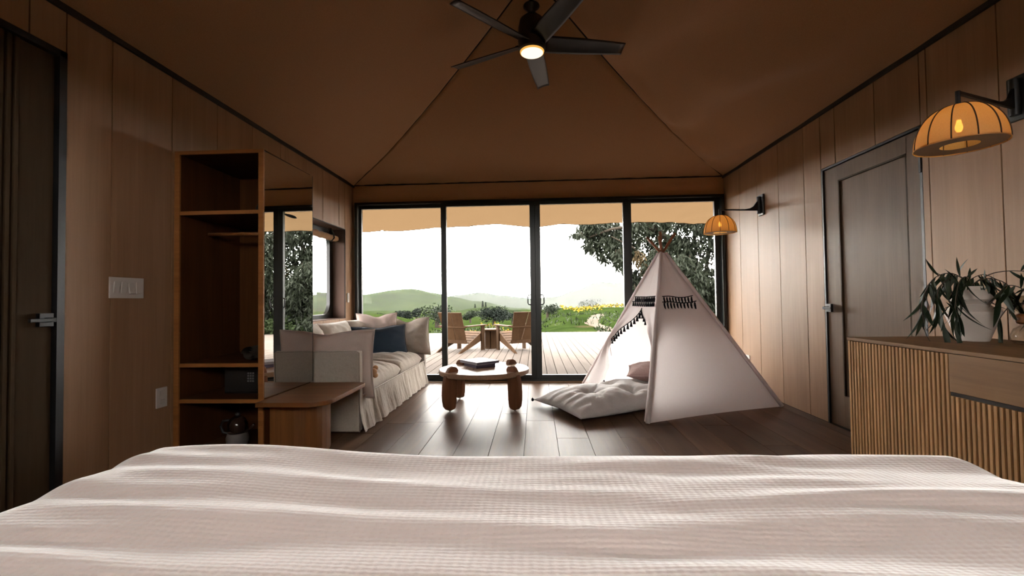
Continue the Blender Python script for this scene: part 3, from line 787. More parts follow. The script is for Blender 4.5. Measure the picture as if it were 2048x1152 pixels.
def deck_chair(name, loc, rz, label):
    """front faces local +Y"""
    r = empty(name, loc, rz); tag(r, label, 'chair', 'slatted wooden lounge chairs on the deck')
    # back: two broad boards leaning back with a slanted gap between
    R = Matrix.Rotation(-.42, 3, 'X')
    def board(poly):
        M = Matrix.Translation((0, -.175, .255)) @ Matrix.Rotation(PI / 2 + .40, 4, 'X')
        return MB().prism(poly, .022, M)
    board([(-.235, -.02), (-.02, -.02), (.03, .60), (-.29, .60)]).build('back_board', 'cedar', r, bevel=.003)
    board([(-.005, -.02), (.235, -.02), (.29, .60), (.045, .60)]).build('back_board', 'cedar', r, bevel=.003)
    for s in (-1, 1):
        # raked rear leg running from seat front down to the deck behind
        M = Matrix(((0, 0, 1, s * .275 - .014), (1, 0, 0, 0), (0, 1, 0, 0), (0, 0, 0, 1)))
        MB().prism([(.40, .22), (.40, .36), (.33, .38), (-.44, .035), (-.50, 0.), (-.40, 0.)], .028, M).build('leg', 'cedar', r, bevel=.003)
        MB().box((s * .305, .33, .255), (.032, .115, .51)).build('leg', 'cedar', r, bevel=.003)
        MB().box((s * .315, .06, .522), (.115, .72, .024)).build('arm', 'cedar', r, bevel=.004)
    for k in range(5):
        y = .36 - k * .105; z = .345 - k * .042
        MB().box((0, y, z + .012), (.53, .092, .020), Matrix.Rotation(.38, 3, 'X')).build('seat_slat', 'cedar', r, bevel=.002)
    MB().box((0, -.305, .508), (.64, .055, .026)).build('back_rail', 'cedar', r, bevel=.002)
    MB().box((0, -.205, .205), (.53, .03, .07)).build('back_rail', 'cedar', r, bevel=.002)
    MB().box((0, .392, .30), (.53, .022, .10)).build('front_apron', 'cedar', r, bevel=.002)
deck_chair('deck_chair', (-1.538, 9.377, DZ), -.459, 'left wooden lounge chair on the deck, facing the view')
deck_chair('deck_chair', (-.366, 9.361, DZ), .498, 'right wooden lounge chair on the deck, partly behind the door stile')
def stump():
    r = empty('deck_table', (-.97, 9.82, DZ)); tag(r, 'low wooden side table between the two deck chairs', 'table')
    MB().lathe([(.205, 0), (.21, .008), (.21, .03), (.20, .036)], 32, (0, 0, .385)).build('table_top', 'cedar', r, auto=.5)
    for k in range(6):
        a = k * PI / 3
        MB().box((.115 * math.cos(a), .115 * math.sin(a), .1925), (.026, .118, .385), Matrix.Rotation(a, 3, 'Z')).build('side_board', 'cedar', r, bevel=.003)
stump()

# ================================================================== FURNITURE
def rounded_box(mb, x0, x1, y0, y1, z0, z1): return mb.span(x0, x1, y0, y1, z0, z1)

def wardrobe():
    x0, x1, y0, y1, zt = XL + .004, -1.692, 2.74, 3.344, 1.970
    cx, cy = (x0 + x1) / 2, (y0 + y1) / 2
    r = empty('wardrobe', (0, 0, 0)); tag(r, 'open orange-brown wooden wardrobe with shelves against the left wall', 'wardrobe')
    t = .034
    e = .012  # depth of the front strips, coloured as if lit
    sp = MB().span(x0, x0 + t, y0 + e, y1, 0, zt - .024).build('side_panel', 'teak_shaded', r)
    MB().span(x0, x0 + t, y0, y0 + e, 0, zt - .024).build('lit_edge', 'teak_lit', sp, bevel=.0015)
    sp = MB().span(x1 - t, x1 - .006, y0 + e, y1, 0, zt - .024).build('side_panel', 'teak_shaded', r)
    MB().span(x1 - t, x1 - .0005, y0, y0 + e, 0, zt - .024).build('lit_edge', 'teak_lit', sp, bevel=.0015)
    sp = MB().span(x0, x1 - .006, y0 + e, y1, zt - .024, zt).build('top_board', 'teak_shaded', r)
    MB().span(x0, x1 - .0005, y0, y0 + e, zt - .024, zt).build('lit_edge', 'teak_lit', sp, bevel=.0015)
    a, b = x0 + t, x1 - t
    MB().span(a, b, y1 - .016, y1 - .004, .05, zt - .024).build('back_panel', 'teak_shaded', r)
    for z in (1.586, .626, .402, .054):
        sp = MB().span(a, b, y0 + e + .003, y1 - .016, z - .024, z).build('shelf', 'teak_shaded', r)
        MB().span(a, b, y0 + .003, y0 + e + .003, z - .024, z).build('lit_edge', 'teak_lit', sp, bevel=.0015)
    MB().span(a, b, y0 + .05, y0 + .066, 0, .03).build('plinth', 'teak_shaded', r)
    MB().tube([(a, 3.0, 1.475), (b, 3.0, 1.475)], .0125, 12).build('hanging_rail', 'teak', r, smooth=True)
    m = MB().prism([(x1 - .006, y0 + .012), (x1, y0 + .012), (x1 + .0124, y1 - .001), (x1 - .006, y1 - .001)], zt - .014 - .408, Matrix.Translation((0, 0, .408))).build('mirror', 'mirror_glass', r); m['label'] = 'tall frameless mirror on the wardrobe side'
    MB().span(x1 - .007, x1 + .0135, y1 - .003, y1, .408, zt - .012).span(x1 - .007, x1 + .001, y0 + .012, y1, zt - .014, zt - .010).build('mirror_edge', 'frame_black', r)
    # things on its shelves
    h = empty('hat', (-1.83, 3.05, 1.586)); tag(h, 'black round hat on the wardrobe top shelf', 'hat')
    MB().lathe([(.001, .004), (.15, .004), (.165, .012), (.16, .020), (.098, .024), (.092, .07), (.075, .105), (.04, .12), (.001, .122)], 28, cap=False).build('hat_body', 'felt_black', h, smooth=True)
    MB().lathe([(.099, .025), (.101, .027), (.0975, .045), (.094, .045)], 28, cap=False).build('hat_band', 'tassel_black', h, smooth=True)
    w = empty('rolled_blanket', (-1.80, 2.86, .626)); tag(w, 'dark rolled blanket on the wardrobe middle shelf', 'blanket')
    pts = []
    for k in range(60):
        t_ = k / 59 * 5 * PI; rr_ = .012 + .036 * k / 59; pts.append((rr_ * math.cos(t_), rr_ * math.sin(t_)))
    mm = MB()
    vs = []
    for (px, pz) in pts: vs += [(px, -.10, pz + .056), (px, .28, pz + .056)]
    mm.add(vs, [(2 * i, 2 * i + 2, 2 * i + 3, 2 * i + 1) for i in range(59)])
    mm.build('roll', 'rolled_wool', w, smooth=True, recalc=False)
    MB().tube([(.050 * math.cos(k * PI / 8), .05, .056 + .050 * math.sin(k * PI / 8)) for k in range(17)], .005, 5).build('strap', 'tassel_black', w, smooth=True)
    s = empty('safe', (-1.90, 3.05, .402)); tag(s, 'black safe with keypad in the wardrobe lower compartment', 'safe')
    MB().span(-.17, .17, -.13, .18, 0, .175).build('safe_body', 'safe_black', s, bevel=.006)
    d = MB().span(-.155, .155, -.137, -.13, .012, .163).build('safe_door', 'safe_black', s, bevel=.003)
    for i in range(3):
        for j in range(4): MB().box((.0 + i * .017, -.139, .135 - j * .017), (.010, .005, .010)).build('key', 'keypad_grey', d, bevel=.001)
    k = empty('kettle', (-1.985, 2.93, .054)); tag(k, 'small dark kettle with pale base on the wardrobe bottom shelf', 'kettle')
    MB().lathe([(.052, 0), (.066, .03), (.068, .06), (.060, .085), (.055, .09)], 24).build('base', 'kettle_base', k, smooth=True)
    MB().lathe([(.055, .09), (.062, .11), (.060, .15), (.046, .18), (.028, .195)], 24).build('body', 'kettle_glass', k, smooth=True)
    MB().lathe([(.004, .193), (.014, .20), (.016, .212), (.008, .222), (.001, .223)], 16, cap=False).build('knob', 'iron_black', k, smooth=True)
    MB().tube([(.055, 0, .10), (.09, -.01, .115), (.125, -.02, .15)], [.013, .010, .008], 8).build('spout', 'kettle_glass', k, smooth=True)
    MB().tube([(-.055, 0, .17), (-.10, 0, .165), (-.115, 0, .13), (-.10, 0, .09), (-.06, 0, .08)], .008, 8).build('handle', 'iron_black', k, smooth=True)
wardrobe()

def side_bench():
    r = empty('side_table', (0, 0, 0)); tag(r, 'brown wooden ledge table with rounded corner under the wardrobe mirror', 'table')
    x0, x1, y0, y1, R = -1.690, -1.262, 2.655, 3.335, .13
    p = [(x0, y0)]
    for k in range(11):
        a = -PI / 2 + PI / 2 * k / 10; p.append((x1 - R + R * math.cos(a), y0 + R + R * math.sin(a)))
    R2 = .05
    for k in range(7):
        a = PI / 2 * k / 6; p.append((x1 - R2 + R2 * math.cos(a), y1 - R2 + R2 * math.sin(a)))
    p.append((x0, y1))
    MB().prism(p, .028, Matrix.Translation((0, 0, .372))).build('table_top', 'teak', r, bevel=.003)
    q = []
    for k in range(13):
        a = -PI / 2 + PI * k / 12; q.append((-1.53 + .115 * math.cos(a), 3.0 + .20 * math.sin(a)))
    MB().prism([(-1.688, 2.80)] + q + [(-1.688, 3.20)], .372).build('support', 'teak_upright', r, bevel=.003)
side_bench()

# ---- soft shapes
def pillow_mesh(name, w, h, t, mat, seed=0, pinch=.07, wr=.006, n=28, p=2.4, sag=0., dent=0.):
    """upright pillow in XZ plane: x -w/2..w/2, z 0..h, thickness along y"""
    def pt(u, v, s):
        a, b = u * 2 - 1, v * 2 - 1
        x = a * (1 - pinch * (1 - b * b)); z = b * (1 - pinch * (1 - a * a))
        prof = max(0., (1 - abs(a) ** p) * (1 - abs(b) ** p)) ** .55
        th = t / 2 * prof
        ed = 1 - prof
        nz = wr * fn(x * 3.5 + seed, z * 3.5, seed * 1.7 + s) * 2 + wr * 1.0 * fn(x * 9 + seed, z * 7, s * 3.) * (.4 + ed)
        zz = (z + 1) / 2 * h
        if dent: zz -= dent * math.exp(-(a / .35) ** 2) * smooth01(v)
        zz -= sag * (1 - abs(a)) * v * 0
        return (x * w / 2, s * (th + nz * prof), zz)
    m = MB(); m.grid(lambda u, v: pt(u, v, -1), n, n); o = len(m.v)
    m.grid(lambda u, v: pt(1 - u, v, 1), n, n)
    me = m.mesh(name, mat, smooth=True, recalc=False)
    bm = bmesh.new(); bm.from_mesh(me); bmesh.ops.remove_doubles(bm, verts=bm.verts, dist=.0004)
    bmesh.ops.recalc_face_normals(bm, faces=bm.faces); bm.to_mesh(me); bm.free()
    return me
def piping_loop(w, h, pinch, dent=0., rad=.004):
    pts = []
    n = 24
    def P(a, b):
        x = a * (1 - pinch * (1 - b * b)); z = b * (1 - pinch * (1 - a * a)); zz = (z + 1) / 2 * h
        if dent: zz -= dent * math.exp(-(a / .35) ** 2) * smooth01((b + 1) / 2)
        return (x * w / 2, 0, zz)
    for k in range(n): pts.append(P(-1 + 2 * k / n, -1))
    for k in range(n): pts.append(P(1, -1 + 2 * k / n))
    for k in range(n): pts.append(P(1 - 2 * k / n, 1))
    for k in range(n + 1): pts.append(P(-1, 1 - 2 * k / n))
    return MB().tube(pts, rad, 5)
def throw_pillow(name, label, loc, rot, w, h, t, mat, seed, group=None, pinch=.07, dent=0., wr=.006):
    r = bpy.data.objects.new(name, None); COL.objects.link(r); r.location = loc; r.rotation_euler = rot
    tag(r, label, 'pillow', group)
    link('pillow_body', pillow_mesh(name, w, h, t, mat, seed, pinch, wr, dent=dent), r)
    piping_loop(w, h, pinch, dent).build('piping', mat, r, smooth=True)
    return r

def cushion_mesh(name, sx, sy, sz, mat, seed, wr=.008, n=44, p=7., crown=.03, fold_axis='x', fold=.012):
    """horizontal cushion, centre at origin, top crowned, with pulled folds"""
    def pt(u, v, s):
        a, b = u * 2 - 1, v * 2 - 1
        prof = max(0., (1 - abs(a) ** p) * (1 - abs(b) ** p)) ** .42
        x, y = a * sx / 2, b * sy / 2
        z = s * sz / 2 * prof + (crown * (1 - a * a) * (1 - b * b) if s > 0 else 0)
        if s > 0:
            k = (y * 30 + x * 6) if fold_axis == 'x' else (x * 30 + y * 6)
            z += wr * fn(x * 5 + seed, y * 5, seed) * prof
            z += fold * prof * fn(k * .55 + seed, (x if fold_axis == 'x' else y) * 3., seed + 3) * (.35 + abs(a if fold_axis == 'x' else b))
        return (x, y, z)
    m = MB(); m.grid(lambda u, v: pt(u, v, 1), n, n); m.grid(lambda u, v: pt(1 - u, v, -1), n, n)
    me = m.mesh(name, mat, smooth=True, recalc=False)
    bm = bmesh.new(); bm.from_mesh(me); bmesh.ops.remove_doubles(bm, verts=bm.verts, dist=.0004)
    bmesh.ops.recalc_face_normals(bm, faces=bm.faces); bm.to_mesh(me); bm.free()
    return me

def sofa():
    r = empty('sofa', (0, 0, 0)); tag(r, 'beige slipcovered linen sofa along the left wall under the window', 'sofa')
    xb, xf, yn, yf = -2.215, -1.345, 3.392, 5.50
    # arm slabs
    def slab(y0, y1, seed):
        m = MB()
        def g(u, v):
            # wraps: outer face bottom->top, over, inner face
            x = xb + (xf - xb) * u
            z = [0, .62, .62, .2]; 
            if v < .45: yy, zz = y0, .012 + .610 * v / .45
            elif v < .55: yy, zz = y0 + (y1 - y0) * (v - .45) / .1, .624
            else: yy, zz = y1, .622 - .45 * (v - .55) / .45
            yy += .005 * fn(x * 4, zz * 5, seed) - (.006 if v < .45 else -.003) * 0
            if .44 < v < .56: zz += .004 * fn(x * 5, 3, seed)
            return (x, yy, zz)
        m.grid(g, 24, 60)
        return m
    b = MB().span(xb, xf, yn, yn + .075, .012, .622); b.build('arm', 'linen', r, bevel=.012)
    b = MB().span(xb, xf, yf - .075, yf, .012, .622); b.build('arm', 'linen', r, bevel=.012)
    MB().tube([(xf + .002, yn + .004, .012), (xf + .003, yn + .003, .61), (xf - .02, yn + .003, .622), (xb, yn + .003, .622)], .006, 6).build('seam', 'linen', r, smooth=True)
    MB().span(xb, xf - .05, yn + .07, yf - .07, .012, .235).build('base', 'linen', r, bevel=.01)
    MB().span(xb, xb + .16, yn + .07, yf - .07, .2, .70).build('back', 'linen', r, bevel=.03)
    # gathered skirt across the front and the lower arm ends
    def skirt(u, v):
        y = yn + .004 + (yf - yn - .008) * u; z = .010 + .262 * v
        t = 1 - v
        w = math.sin(y * 34 + 4 * fn(y * 3, 0, 1)) * .5 + fn(y * 17, z * 1.5, 4) * .8
        flare = .035 * t + .02 * t * t
        return (xf - .012 + flare + .017 * w * (t ** .7) + .006 * fn(y * 40, z * 6, 2), y, z)
    MB().grid(skirt, 260, 16).build('skirt', 'linen', r, smooth=True, recalc=False)
    MB().tube([(xf - .008, yn + .02 + (yf - yn - .04) * k / 40, .272 + .003 * fn(k * .6)) for k in range(41)], .006, 6).build('seam', 'linen', r, smooth=True)
    L = (yf - yn - .15 - .30) / 2
    ys = [yn + .075 + .15 + L / 2, yn + .075 + .15 + L * 1.5]
    for i, y in enumerate(ys):
        me = cushion_mesh('seat_cushion', .72, L - .006, .17, 'linen', 3.1 + i * 7, fold=.020, crown=.045)
        link('seat_cushion', me, r, (-1.70, y, .322))
    Lb = (yf - yn - .19) / 3
    for i in range(3):
        me = pillow_mesh('back_cushion', Lb + .02, .42, .24, 'linen', 11 + i * 3, .04, .012, 30, 3.6)
        link('back_cushion', me, r, (-1.975, yn + .095 + Lb * (i + .5), .385), (.0 - .16, 0, PI / 2))
sofa()
def sofa_pillows():
    throw_pillow('arm_pillow', 'beige linen pillow standing inside the near sofa arm', (-1.68, 3.535, .235), (-.02, 0, .03), .80, .545, .15, 'linen_rose', 2.2, 'loose pillows on the sofa', .05, .03)
    throw_pillow('arm_pillow', 'taupe linen pillow standing against the far sofa arm', (-1.52, 5.36, .36), (.10, 0, -.06), .54, .45, .20, 'linen', 5.2, 'loose pillows on the sofa', .06, .05, .01)
    throw_pillow('lumbar_pillow', 'navy blue lumbar pillow leaning in the far sofa corner', (-1.68, 4.85, .405), (-.18, 0, .80), .66, .335, .15, 'navy_velvet', 8.4, 'loose pillows on the sofa', .06, .02)
    throw_pillow('throw_pillow', 'blush linen pillow propped on the sofa back behind the navy one', (-1.80, 5.10, .43), (-.16, 0, .50), .46, .44, .16, 'linen_rose', 1.4, 'loose pillows on the sofa', .07, .035)
    t = empty('plush_toy', (-1.33, 3.66, .395)); tag(t, 'small tan fuzzy bit peeking out beside the near arm pillow', 'plush toy')
    m = MB()
    for c, q in (((0, 0, .03), .030), ((.01, .02, .06), .022), ((.012, .01, .0), .022)):
        m.lathe([(q * math.sin(PI * k / 8) + .0005, -q * math.cos(PI * k / 8)) for k in range(9)], 12, c, cap=False)
    m.build('body', 'tan_fur', t, smooth=True)
sofa_pillows()

def coffee_table():
    c = (-.50, 4.34, 0); R = .43; zt = .350
    r = empty('coffee_table', c); tag(r, 'round wooden coffee table on four rounded fin legs', 'table')
    MB().lathe([(R - .012, zt - .048), (R - .002, zt - .040), (R, zt - .024), (R - .002, zt - .006), (R - .010, zt)], 72).build('table_top', 'table_top_wood', r, auto=.6)
    def fin():
        # profile in (radial, z), radial measured from table centre
        p = [(.335, .030), (.350, .016), (.385, .008), (.42, .016), (.444, .045), (.455, .10), (.457, .17), (.452, .24), (.440, .30), (.420, .345), (.395, .385), (.36, .402), (.322, .394), (.302, .366), (.304, .352), (.318, .300), (.322, .20), (.324, .09)]
        M = Matrix(((1, 0, 0, 0), (0, 0, 1, -.026), (0, 1, 0, 0), (0, 0, 0, 1)))
        return MB().prism(p, .052, M)
    me = fin().mesh('leg', 'walnut', bevel=.009, auto=.7)
    for ax, ay in ((-.29, -.265), (.30, -.235), (-.29, .27), (.27, .28)):
        a = math.atan2(ay, ax)
        l = link('leg', me, r, (0, 0, 0), (0, 0, a))
        MB().lathe([(.006, 0), (.006, .012)], 10, (.385, 0, 0)).build('foot', 'iron_black', l)
    b = empty('book', (-.555, 4.46, zt), .62); tag(b, 'dark plum book lying on the coffee table under the grey one', 'book')
    MB().box((0, 0, .003), (.215, .255, .005)).box((0, 0, .031), (.215, .255, .005)).box((-.106, 0, .017), (.004, .255, .031)).build('cover', 'book_plum', b, bevel=.001)
    MB().box((.002, 0, .017), (.205, .245, .023)).build('pages', 'book_plum', b)
    b = empty('book', (-.555, 4.455, zt + .0335), .72); tag(b, 'large grey book on top of the plum one on the coffee table', 'book')
    MB().box((0, 0, .003), (.265, .30, .005)).box((0, 0, .024), (.265, .30, .005)).box((-.131, 0, .0135), (.004, .30, .024)).build('cover', 'book_grey', b, bevel=.001)
    MB().box((.002, 0, .0135), (.255, .29, .016)).build('pages', 'book_plum', b)
coffee_table()

# ---- play tent
def teepee():
    A = Vector((1.262, 4.57, 1.440))
    base = [Vector((.551, 5.373, 0)), Vector((.879, 3.671, 0)), Vector((2.206, 4.234, 0)), Vector((1.98, 5.40, 0))]
    r = empty('play_tent', (0, 0, 0)); tag(r, 'white cotton teepee play tent with black tassels and wooden poles', 'tent')
    tops = []
    for k, b in enumerate(base):
        d = (b - A); d.z = 0; d.normalize(); tops.append(A + d * .035)
    # poles cross just above the cloth and fan out again
    tips = [Vector((1.385, 4.52, 1.635)), Vector((1.265, 4.62, 1.665)), Vector((1.125, 4.60, 1.612)), Vector((1.228, 4.52, 1.605))]
    # tip of pole k lies opposite its foot
    for k, b in enumerate(base):
        ins = (sum(base, Vector()) / 4 - b); ins.z = 0; ins.normalize()
        mid = tops[k] - Vector((0, 0, .02)) + ins * .022
        MB().tube([b + ins * .030 + Vector((0, 0, .002)), mid, tips[k]], [.012, .013, .0145], 10).build('pole', 'pole_wood', r, smooth=True)
    def side(a, b, ta, tb, seed, sag, pinch=0.):
        n = (b - a).cross(ta - a).normalized()
        cen = sum(base, Vector()) / 4
        if (cen - a).dot(n) < 0: n = -n
        def g(u, v):
            p = (a * (1 - u) + b * u) * (1 - v) + (ta * (1 - u) + tb * u) * v
            q = math.sin(PI * u) * math.sin(PI * min(1, v * 1.02)) ** .8
            p = p + n * (sag * q + .006 * fn(u * 5, v * 4, seed) * math.sin(PI * u) + .008 * fn(u * 18, v * 1.5, seed + 3) * math.sin(PI * u) * smooth01((v - .55) / .45) * (1 - v + .2))
            p.z += .012 * math.sin(PI * u) * (1 - v) ** 6 + .004
            return p
        return g, n
    faces = [(1, 2, 1.), (2, 3, 2.), (3, 0, 3.)]
    F = {}
    for i, j, s in faces:
        g, n = side(base[i], base[j], tops[i], tops[j], s, .030); F[(i, j)] = g
        c = MB().grid(g, 44, 44).build('cloth_side', 'tent_cotton', r, smooth=True, recalc=False)
    g, n = side(base[0], base[1], tops[0], tops[1], 4., .018); G = g
    HO = .625                                    # height share where the door slit starts
    MB().grid(lambda u, v: g(u, HO + (1 - HO) * v), 36, 18).build('cloth_side', 'tent_cotton', r, smooth=True, recalc=False)
    sc = .50
    def sl(h):                                   # inner edge of the left flap
        return interp([(0, .47), (.12, .40), (.34, .105), (.385, .055), (.42, .09), (HO, sc)], h)
    def sr(h): return interp([(0, .972), (.2, .972), (.38, .972), (.5, .80), (HO, sc)], h)
    def lflap(u, v):
        h = HO * v; p = Vector(g(sl(h) * u, h))
        hem = (.16 * u ** 1.5) * (1 - v) ** 3
        p.z += hem
        gather = math.exp(-((h - .385) / .13) ** 2)
        p -= n * ((.022 * math.sin(u * 11) * gather + .035 * math.sin(u * 7 + 1) * (1 - v) * (u ** .5)) * 1.)
        return p
    def rflap(u, v):
        h = HO * v; s = sr(h); p = Vector(g(s + (1 - s) * u, h))
        p -= n * (.014 * math.sin(u * 9) * math.exp(-((h - .38) / .15) ** 2) + .012 * math.sin(u * 6 + 2) * (1 - v))
        return p
    MB().grid(lflap, 24, 50).build('door_flap', 'tent_cotton', r, smooth=True, recalc=False)
    MB().grid(rflap, 16, 50).build('door_flap', 'tent_cotton', r, smooth=True, recalc=False)
    # sleeves along the poles
    for k in range(4):
        out = (base[k] - sum(base, Vector()) / 4); out.z = 0; out.normalize()
        pts = [base[k] * (1 - t) + tops[k] * t + out * .004 + Vector((0, 0, .006)) for t in (0, .25, .5, .75, 1)]
        MB().tube(pts, [.019, .019, .018, .018, .016], 8).build('pole_sleeve', 'tent_cotton', r, smooth=True)
    # tie tapes
    p = Vector(g(.055, .385)) - n * .02
    MB().tube([p, p + Vector((.0, 0, -.08)) - n * .01, p + Vector((.01, -.02, -.19))], .004, 5).build('tie_tape', 'tent_cotton', r)
    e = Vector(lflap(1., .0)); MB().tube([e + Vector((0, 0, .0)), e + Vector((0, 0, -.028))], .007, 6).build('toggle', 'tassel_black', r)
    # tassels
    tm = MB().lathe([(.0015, 0), (.003, -.004), (.0065, -.010), (.0055, -.014), (.0075, -.020), (.0125, -.048), (.001, -.049)], 7, cap=False).mesh('tassel', 'tassel_black', smooth=False)
    def strand(pts, every, drop=.0, sz=1., nm='trim_cord'):
        MB().tube(pts, .0045, 5).build(nm, 'tassel_black', r)
        for q in every:
            o = link('tassel', tm, r, q); o.scale = (sz, sz, sz)
    f1 = F[(1, 2)]
    n1 = (base[2] - base[1]).cross(tops[1] - base[1]).normalized()
    if (sum(base, Vector()) / 4 - base[1]).dot(n1) > 0: n1 = -n1
    for row, (hz, sz) in enumerate(((.700, 1.3), (.664, 1.45))):
        u0, u1 = .115, .875
        pts = [Vector(f1(u0 + (u1 - u0) * k / 24, hz + .004 * math.sin(k * .3))) + n1 * .008 for k in range(25)]
        every = [Vector(f1(u0 + (u1 - u0) * (k + .5) / 10, hz)) + n1 * .010 - Vector((0, 0, .002)) for k in range(10)]
        strand(pts, every, sz=sz)
    for hz in (.700, .666):
        u0, u1 = .10, .95
        pts = [Vector(g(u0 + (u1 - u0) * k / 20, hz)) - n * .012 for k in range(21)]
        every = [Vector(g(u0 + (u1 - u0) * (k + .5) / 12, hz)) - n * .014 for k in range(12)]
        strand(pts, every, sz=1.0)
    ed = [Vector(lflap(1., v)) - n * .008 for v in [1 - .40 * k / 24 for k in range(25)]]
    strand(ed, [ed[1 + 2 * k] for k in range(12)], sz=1.25)
    ed = [Vector(rflap(0., v)) - n * .008 for v in [1 - .13 * k / 8 for k in range(9)]]
    strand(ed, [ed[k] for k in (2, 4, 6, 8)], sz=.9)
teepee()

def floor_cushion():
    a, b = Vector((-.035, 4.322)), Vector((.343, 3.632))
    e = (b - a); W_ = e.length + .01; ang = math.atan2(e.y, e.x)      # local -Y..: edge direction
    d = Vector((-e.y, e.x)).normalized()                                 # into the tent
    if d.x < 0: d = -d
    L = 1.42
    c = (a + b) / 2 + d * L / 2
    r = empty('floor_cushion', (c.x, c.y, 0), math.atan2(d.y, d.x)); tag(r, 'grey tufted floor cushion lying halfway into the play tent', 'cushion')
    tuf = [(-.36, -.02), (-.02, .16), (-.02, -.18), (.34, .0)]
    def pt(u, v, s):
        p, q = u * 2 - 1, v * 2 - 1
        pin = .055
        x = p * (1 - pin * (1 - q * q) * .6); y = q * (1 - pin * (1 - p * p))
        prof = max(0., (1 - abs(p) ** 3.2) * (1 - abs(q) ** 3.0)) ** .6
        X, Y = x * L / 2, y * W_ / 2
        z0 = .066 - .018 * abs(p * q)
        if s > 0:
            z = z0 + .150 * prof
            for tx, ty in tuf:
                dd = (X - tx) ** 2 + (Y - ty) ** 2
                z -= (.060 * math.exp(-dd / .006) + .018 * math.exp(-dd / .03)) * prof
                th = math.atan2(Y - ty, X - tx); z += .008 * math.sin(th * 7 + tx * 9) * math.exp(-dd / .02) * prof
            z += .018 * fn(X * 4 + 3, Y * 4, 1) * prof + .009 * fn(X * 11, Y * 9, 2) * prof
            edge = max(abs(p), abs(q)); z += .007 * math.sin((Y if abs(p) > abs(q) else X) * 52 + 3 * fn(X * 6, Y * 6)) * smooth01((edge - .55) / .25) * (1 - edge ** 8)
        else: z = max(.004, z0 - .075 * prof)
        return (X, Y, z)
    m = MB(); m.grid(lambda u, v: pt(u, v, 1), 72, 52); m.grid(lambda u, v: pt(1 - u, v, -1), 72, 52)
    me = m.mesh('cushion_body', 'grey_linen', smooth=True, recalc=False)
    bm = bmesh.new(); bm.from_mesh(me); bmesh.ops.remove_doubles(bm, verts=bm.verts, dist=.0005); bmesh.ops.recalc_face_normals(bm, faces=bm.faces); bm.to_mesh(me); bm.free()
    link('cushion_body', me, r)
    MB().lathe([(.002, 0), (.012, .006), (.014, .022), (.006, .03), (.002, .034)], 8, (-L / 2 - .004, W_ / 2 - .004, .035)).build('corner_tassel', 'tassel_black', r)
    for tx, ty in tuf:
        MB().lathe([(.012, 0), (.010, .006), (.001, .008)], 10, (tx, ty, pt((tx / (L / 2) + 1) / 2, (ty / (W_ / 2) + 1) / 2, 1)[2] + .001), cap=False).build('tuft_button', 'grey_linen', r, smooth=True)
    # blush pillow inside the tent
    p = bpy.data.objects.new('throw_pillow', None); COL.objects.link(p); p.location = (1.13, 4.46, .235); p.rotation_euler = (-(PI / 2 - .12), 0, -.25)
    tag(p, 'blush pillow lying on the floor cushion inside the play tent', 'pillow')
    link('pillow_body', pillow_mesh('tent_pillow', .50, .40, .17, 'blush_linen', 6.1, .06, .006), p)
    piping_loop(.50, .40, .06).build('piping', 'blush_linen', p, smooth=True)
floor_cushion()

# ---- dresser
def dresser():
    r = empty('dresser', (0, 0, 0)); tag(r, 'brown wooden dresser with vertical slat doors and plain drawers at right', 'dresser')
    xf, xb, y0, y1, zt = 1.69, XR - .004, .86, 2.556, .775
    MB().span(xf - .004, xb, y0 - .004, y1 + .004, zt - .016, zt).build('top_board', 'dresser_wood', r, bevel=.002)
    MB().span(xf + .022, xb, y0, y1, .05, zt - .016).build('body', 'groove_black', r)
    MB().span(xf + .002, xb, y1 - .016, y1, .05, zt - .016).build('end_panel', 'dresser_wood', r)
    MB().span(xf + .05, xb, y0 + .02, y1 - .02, 0, .05).build('plinth', 'groove_black', r)
    P = .0215
    tall = MB().box((0, 0, 0), (.020, .0118, .70)).mesh('slat', 'slat_wood', bevel=.001)
    low = MB().box((0, 0, 0), (.020, .0118, .53)).mesh('slat', 'slat_wood', bevel=.001)
    y = y1 - .010
    while y > 1.962:
        link('slat', tall, r, (xf + .010, y, .405)); y -= P
    for k, (a, b) in enumerate(((1.412, 1.955), (.87, 1.406))):
        dr = MB().span(xf, xf + .02, a, b, .602, .757).build('drawer_front', 'dresser_wood', r, bevel=.0015)
        MB().span(xf + .004, xf + .02, a, b, .586, .600).build('finger_groove', 'groove_black', dr)
        y = b - .010
        while y > a:
            link('slat', low, r, (xf + .010, y, .320)); y -= P
dresser()

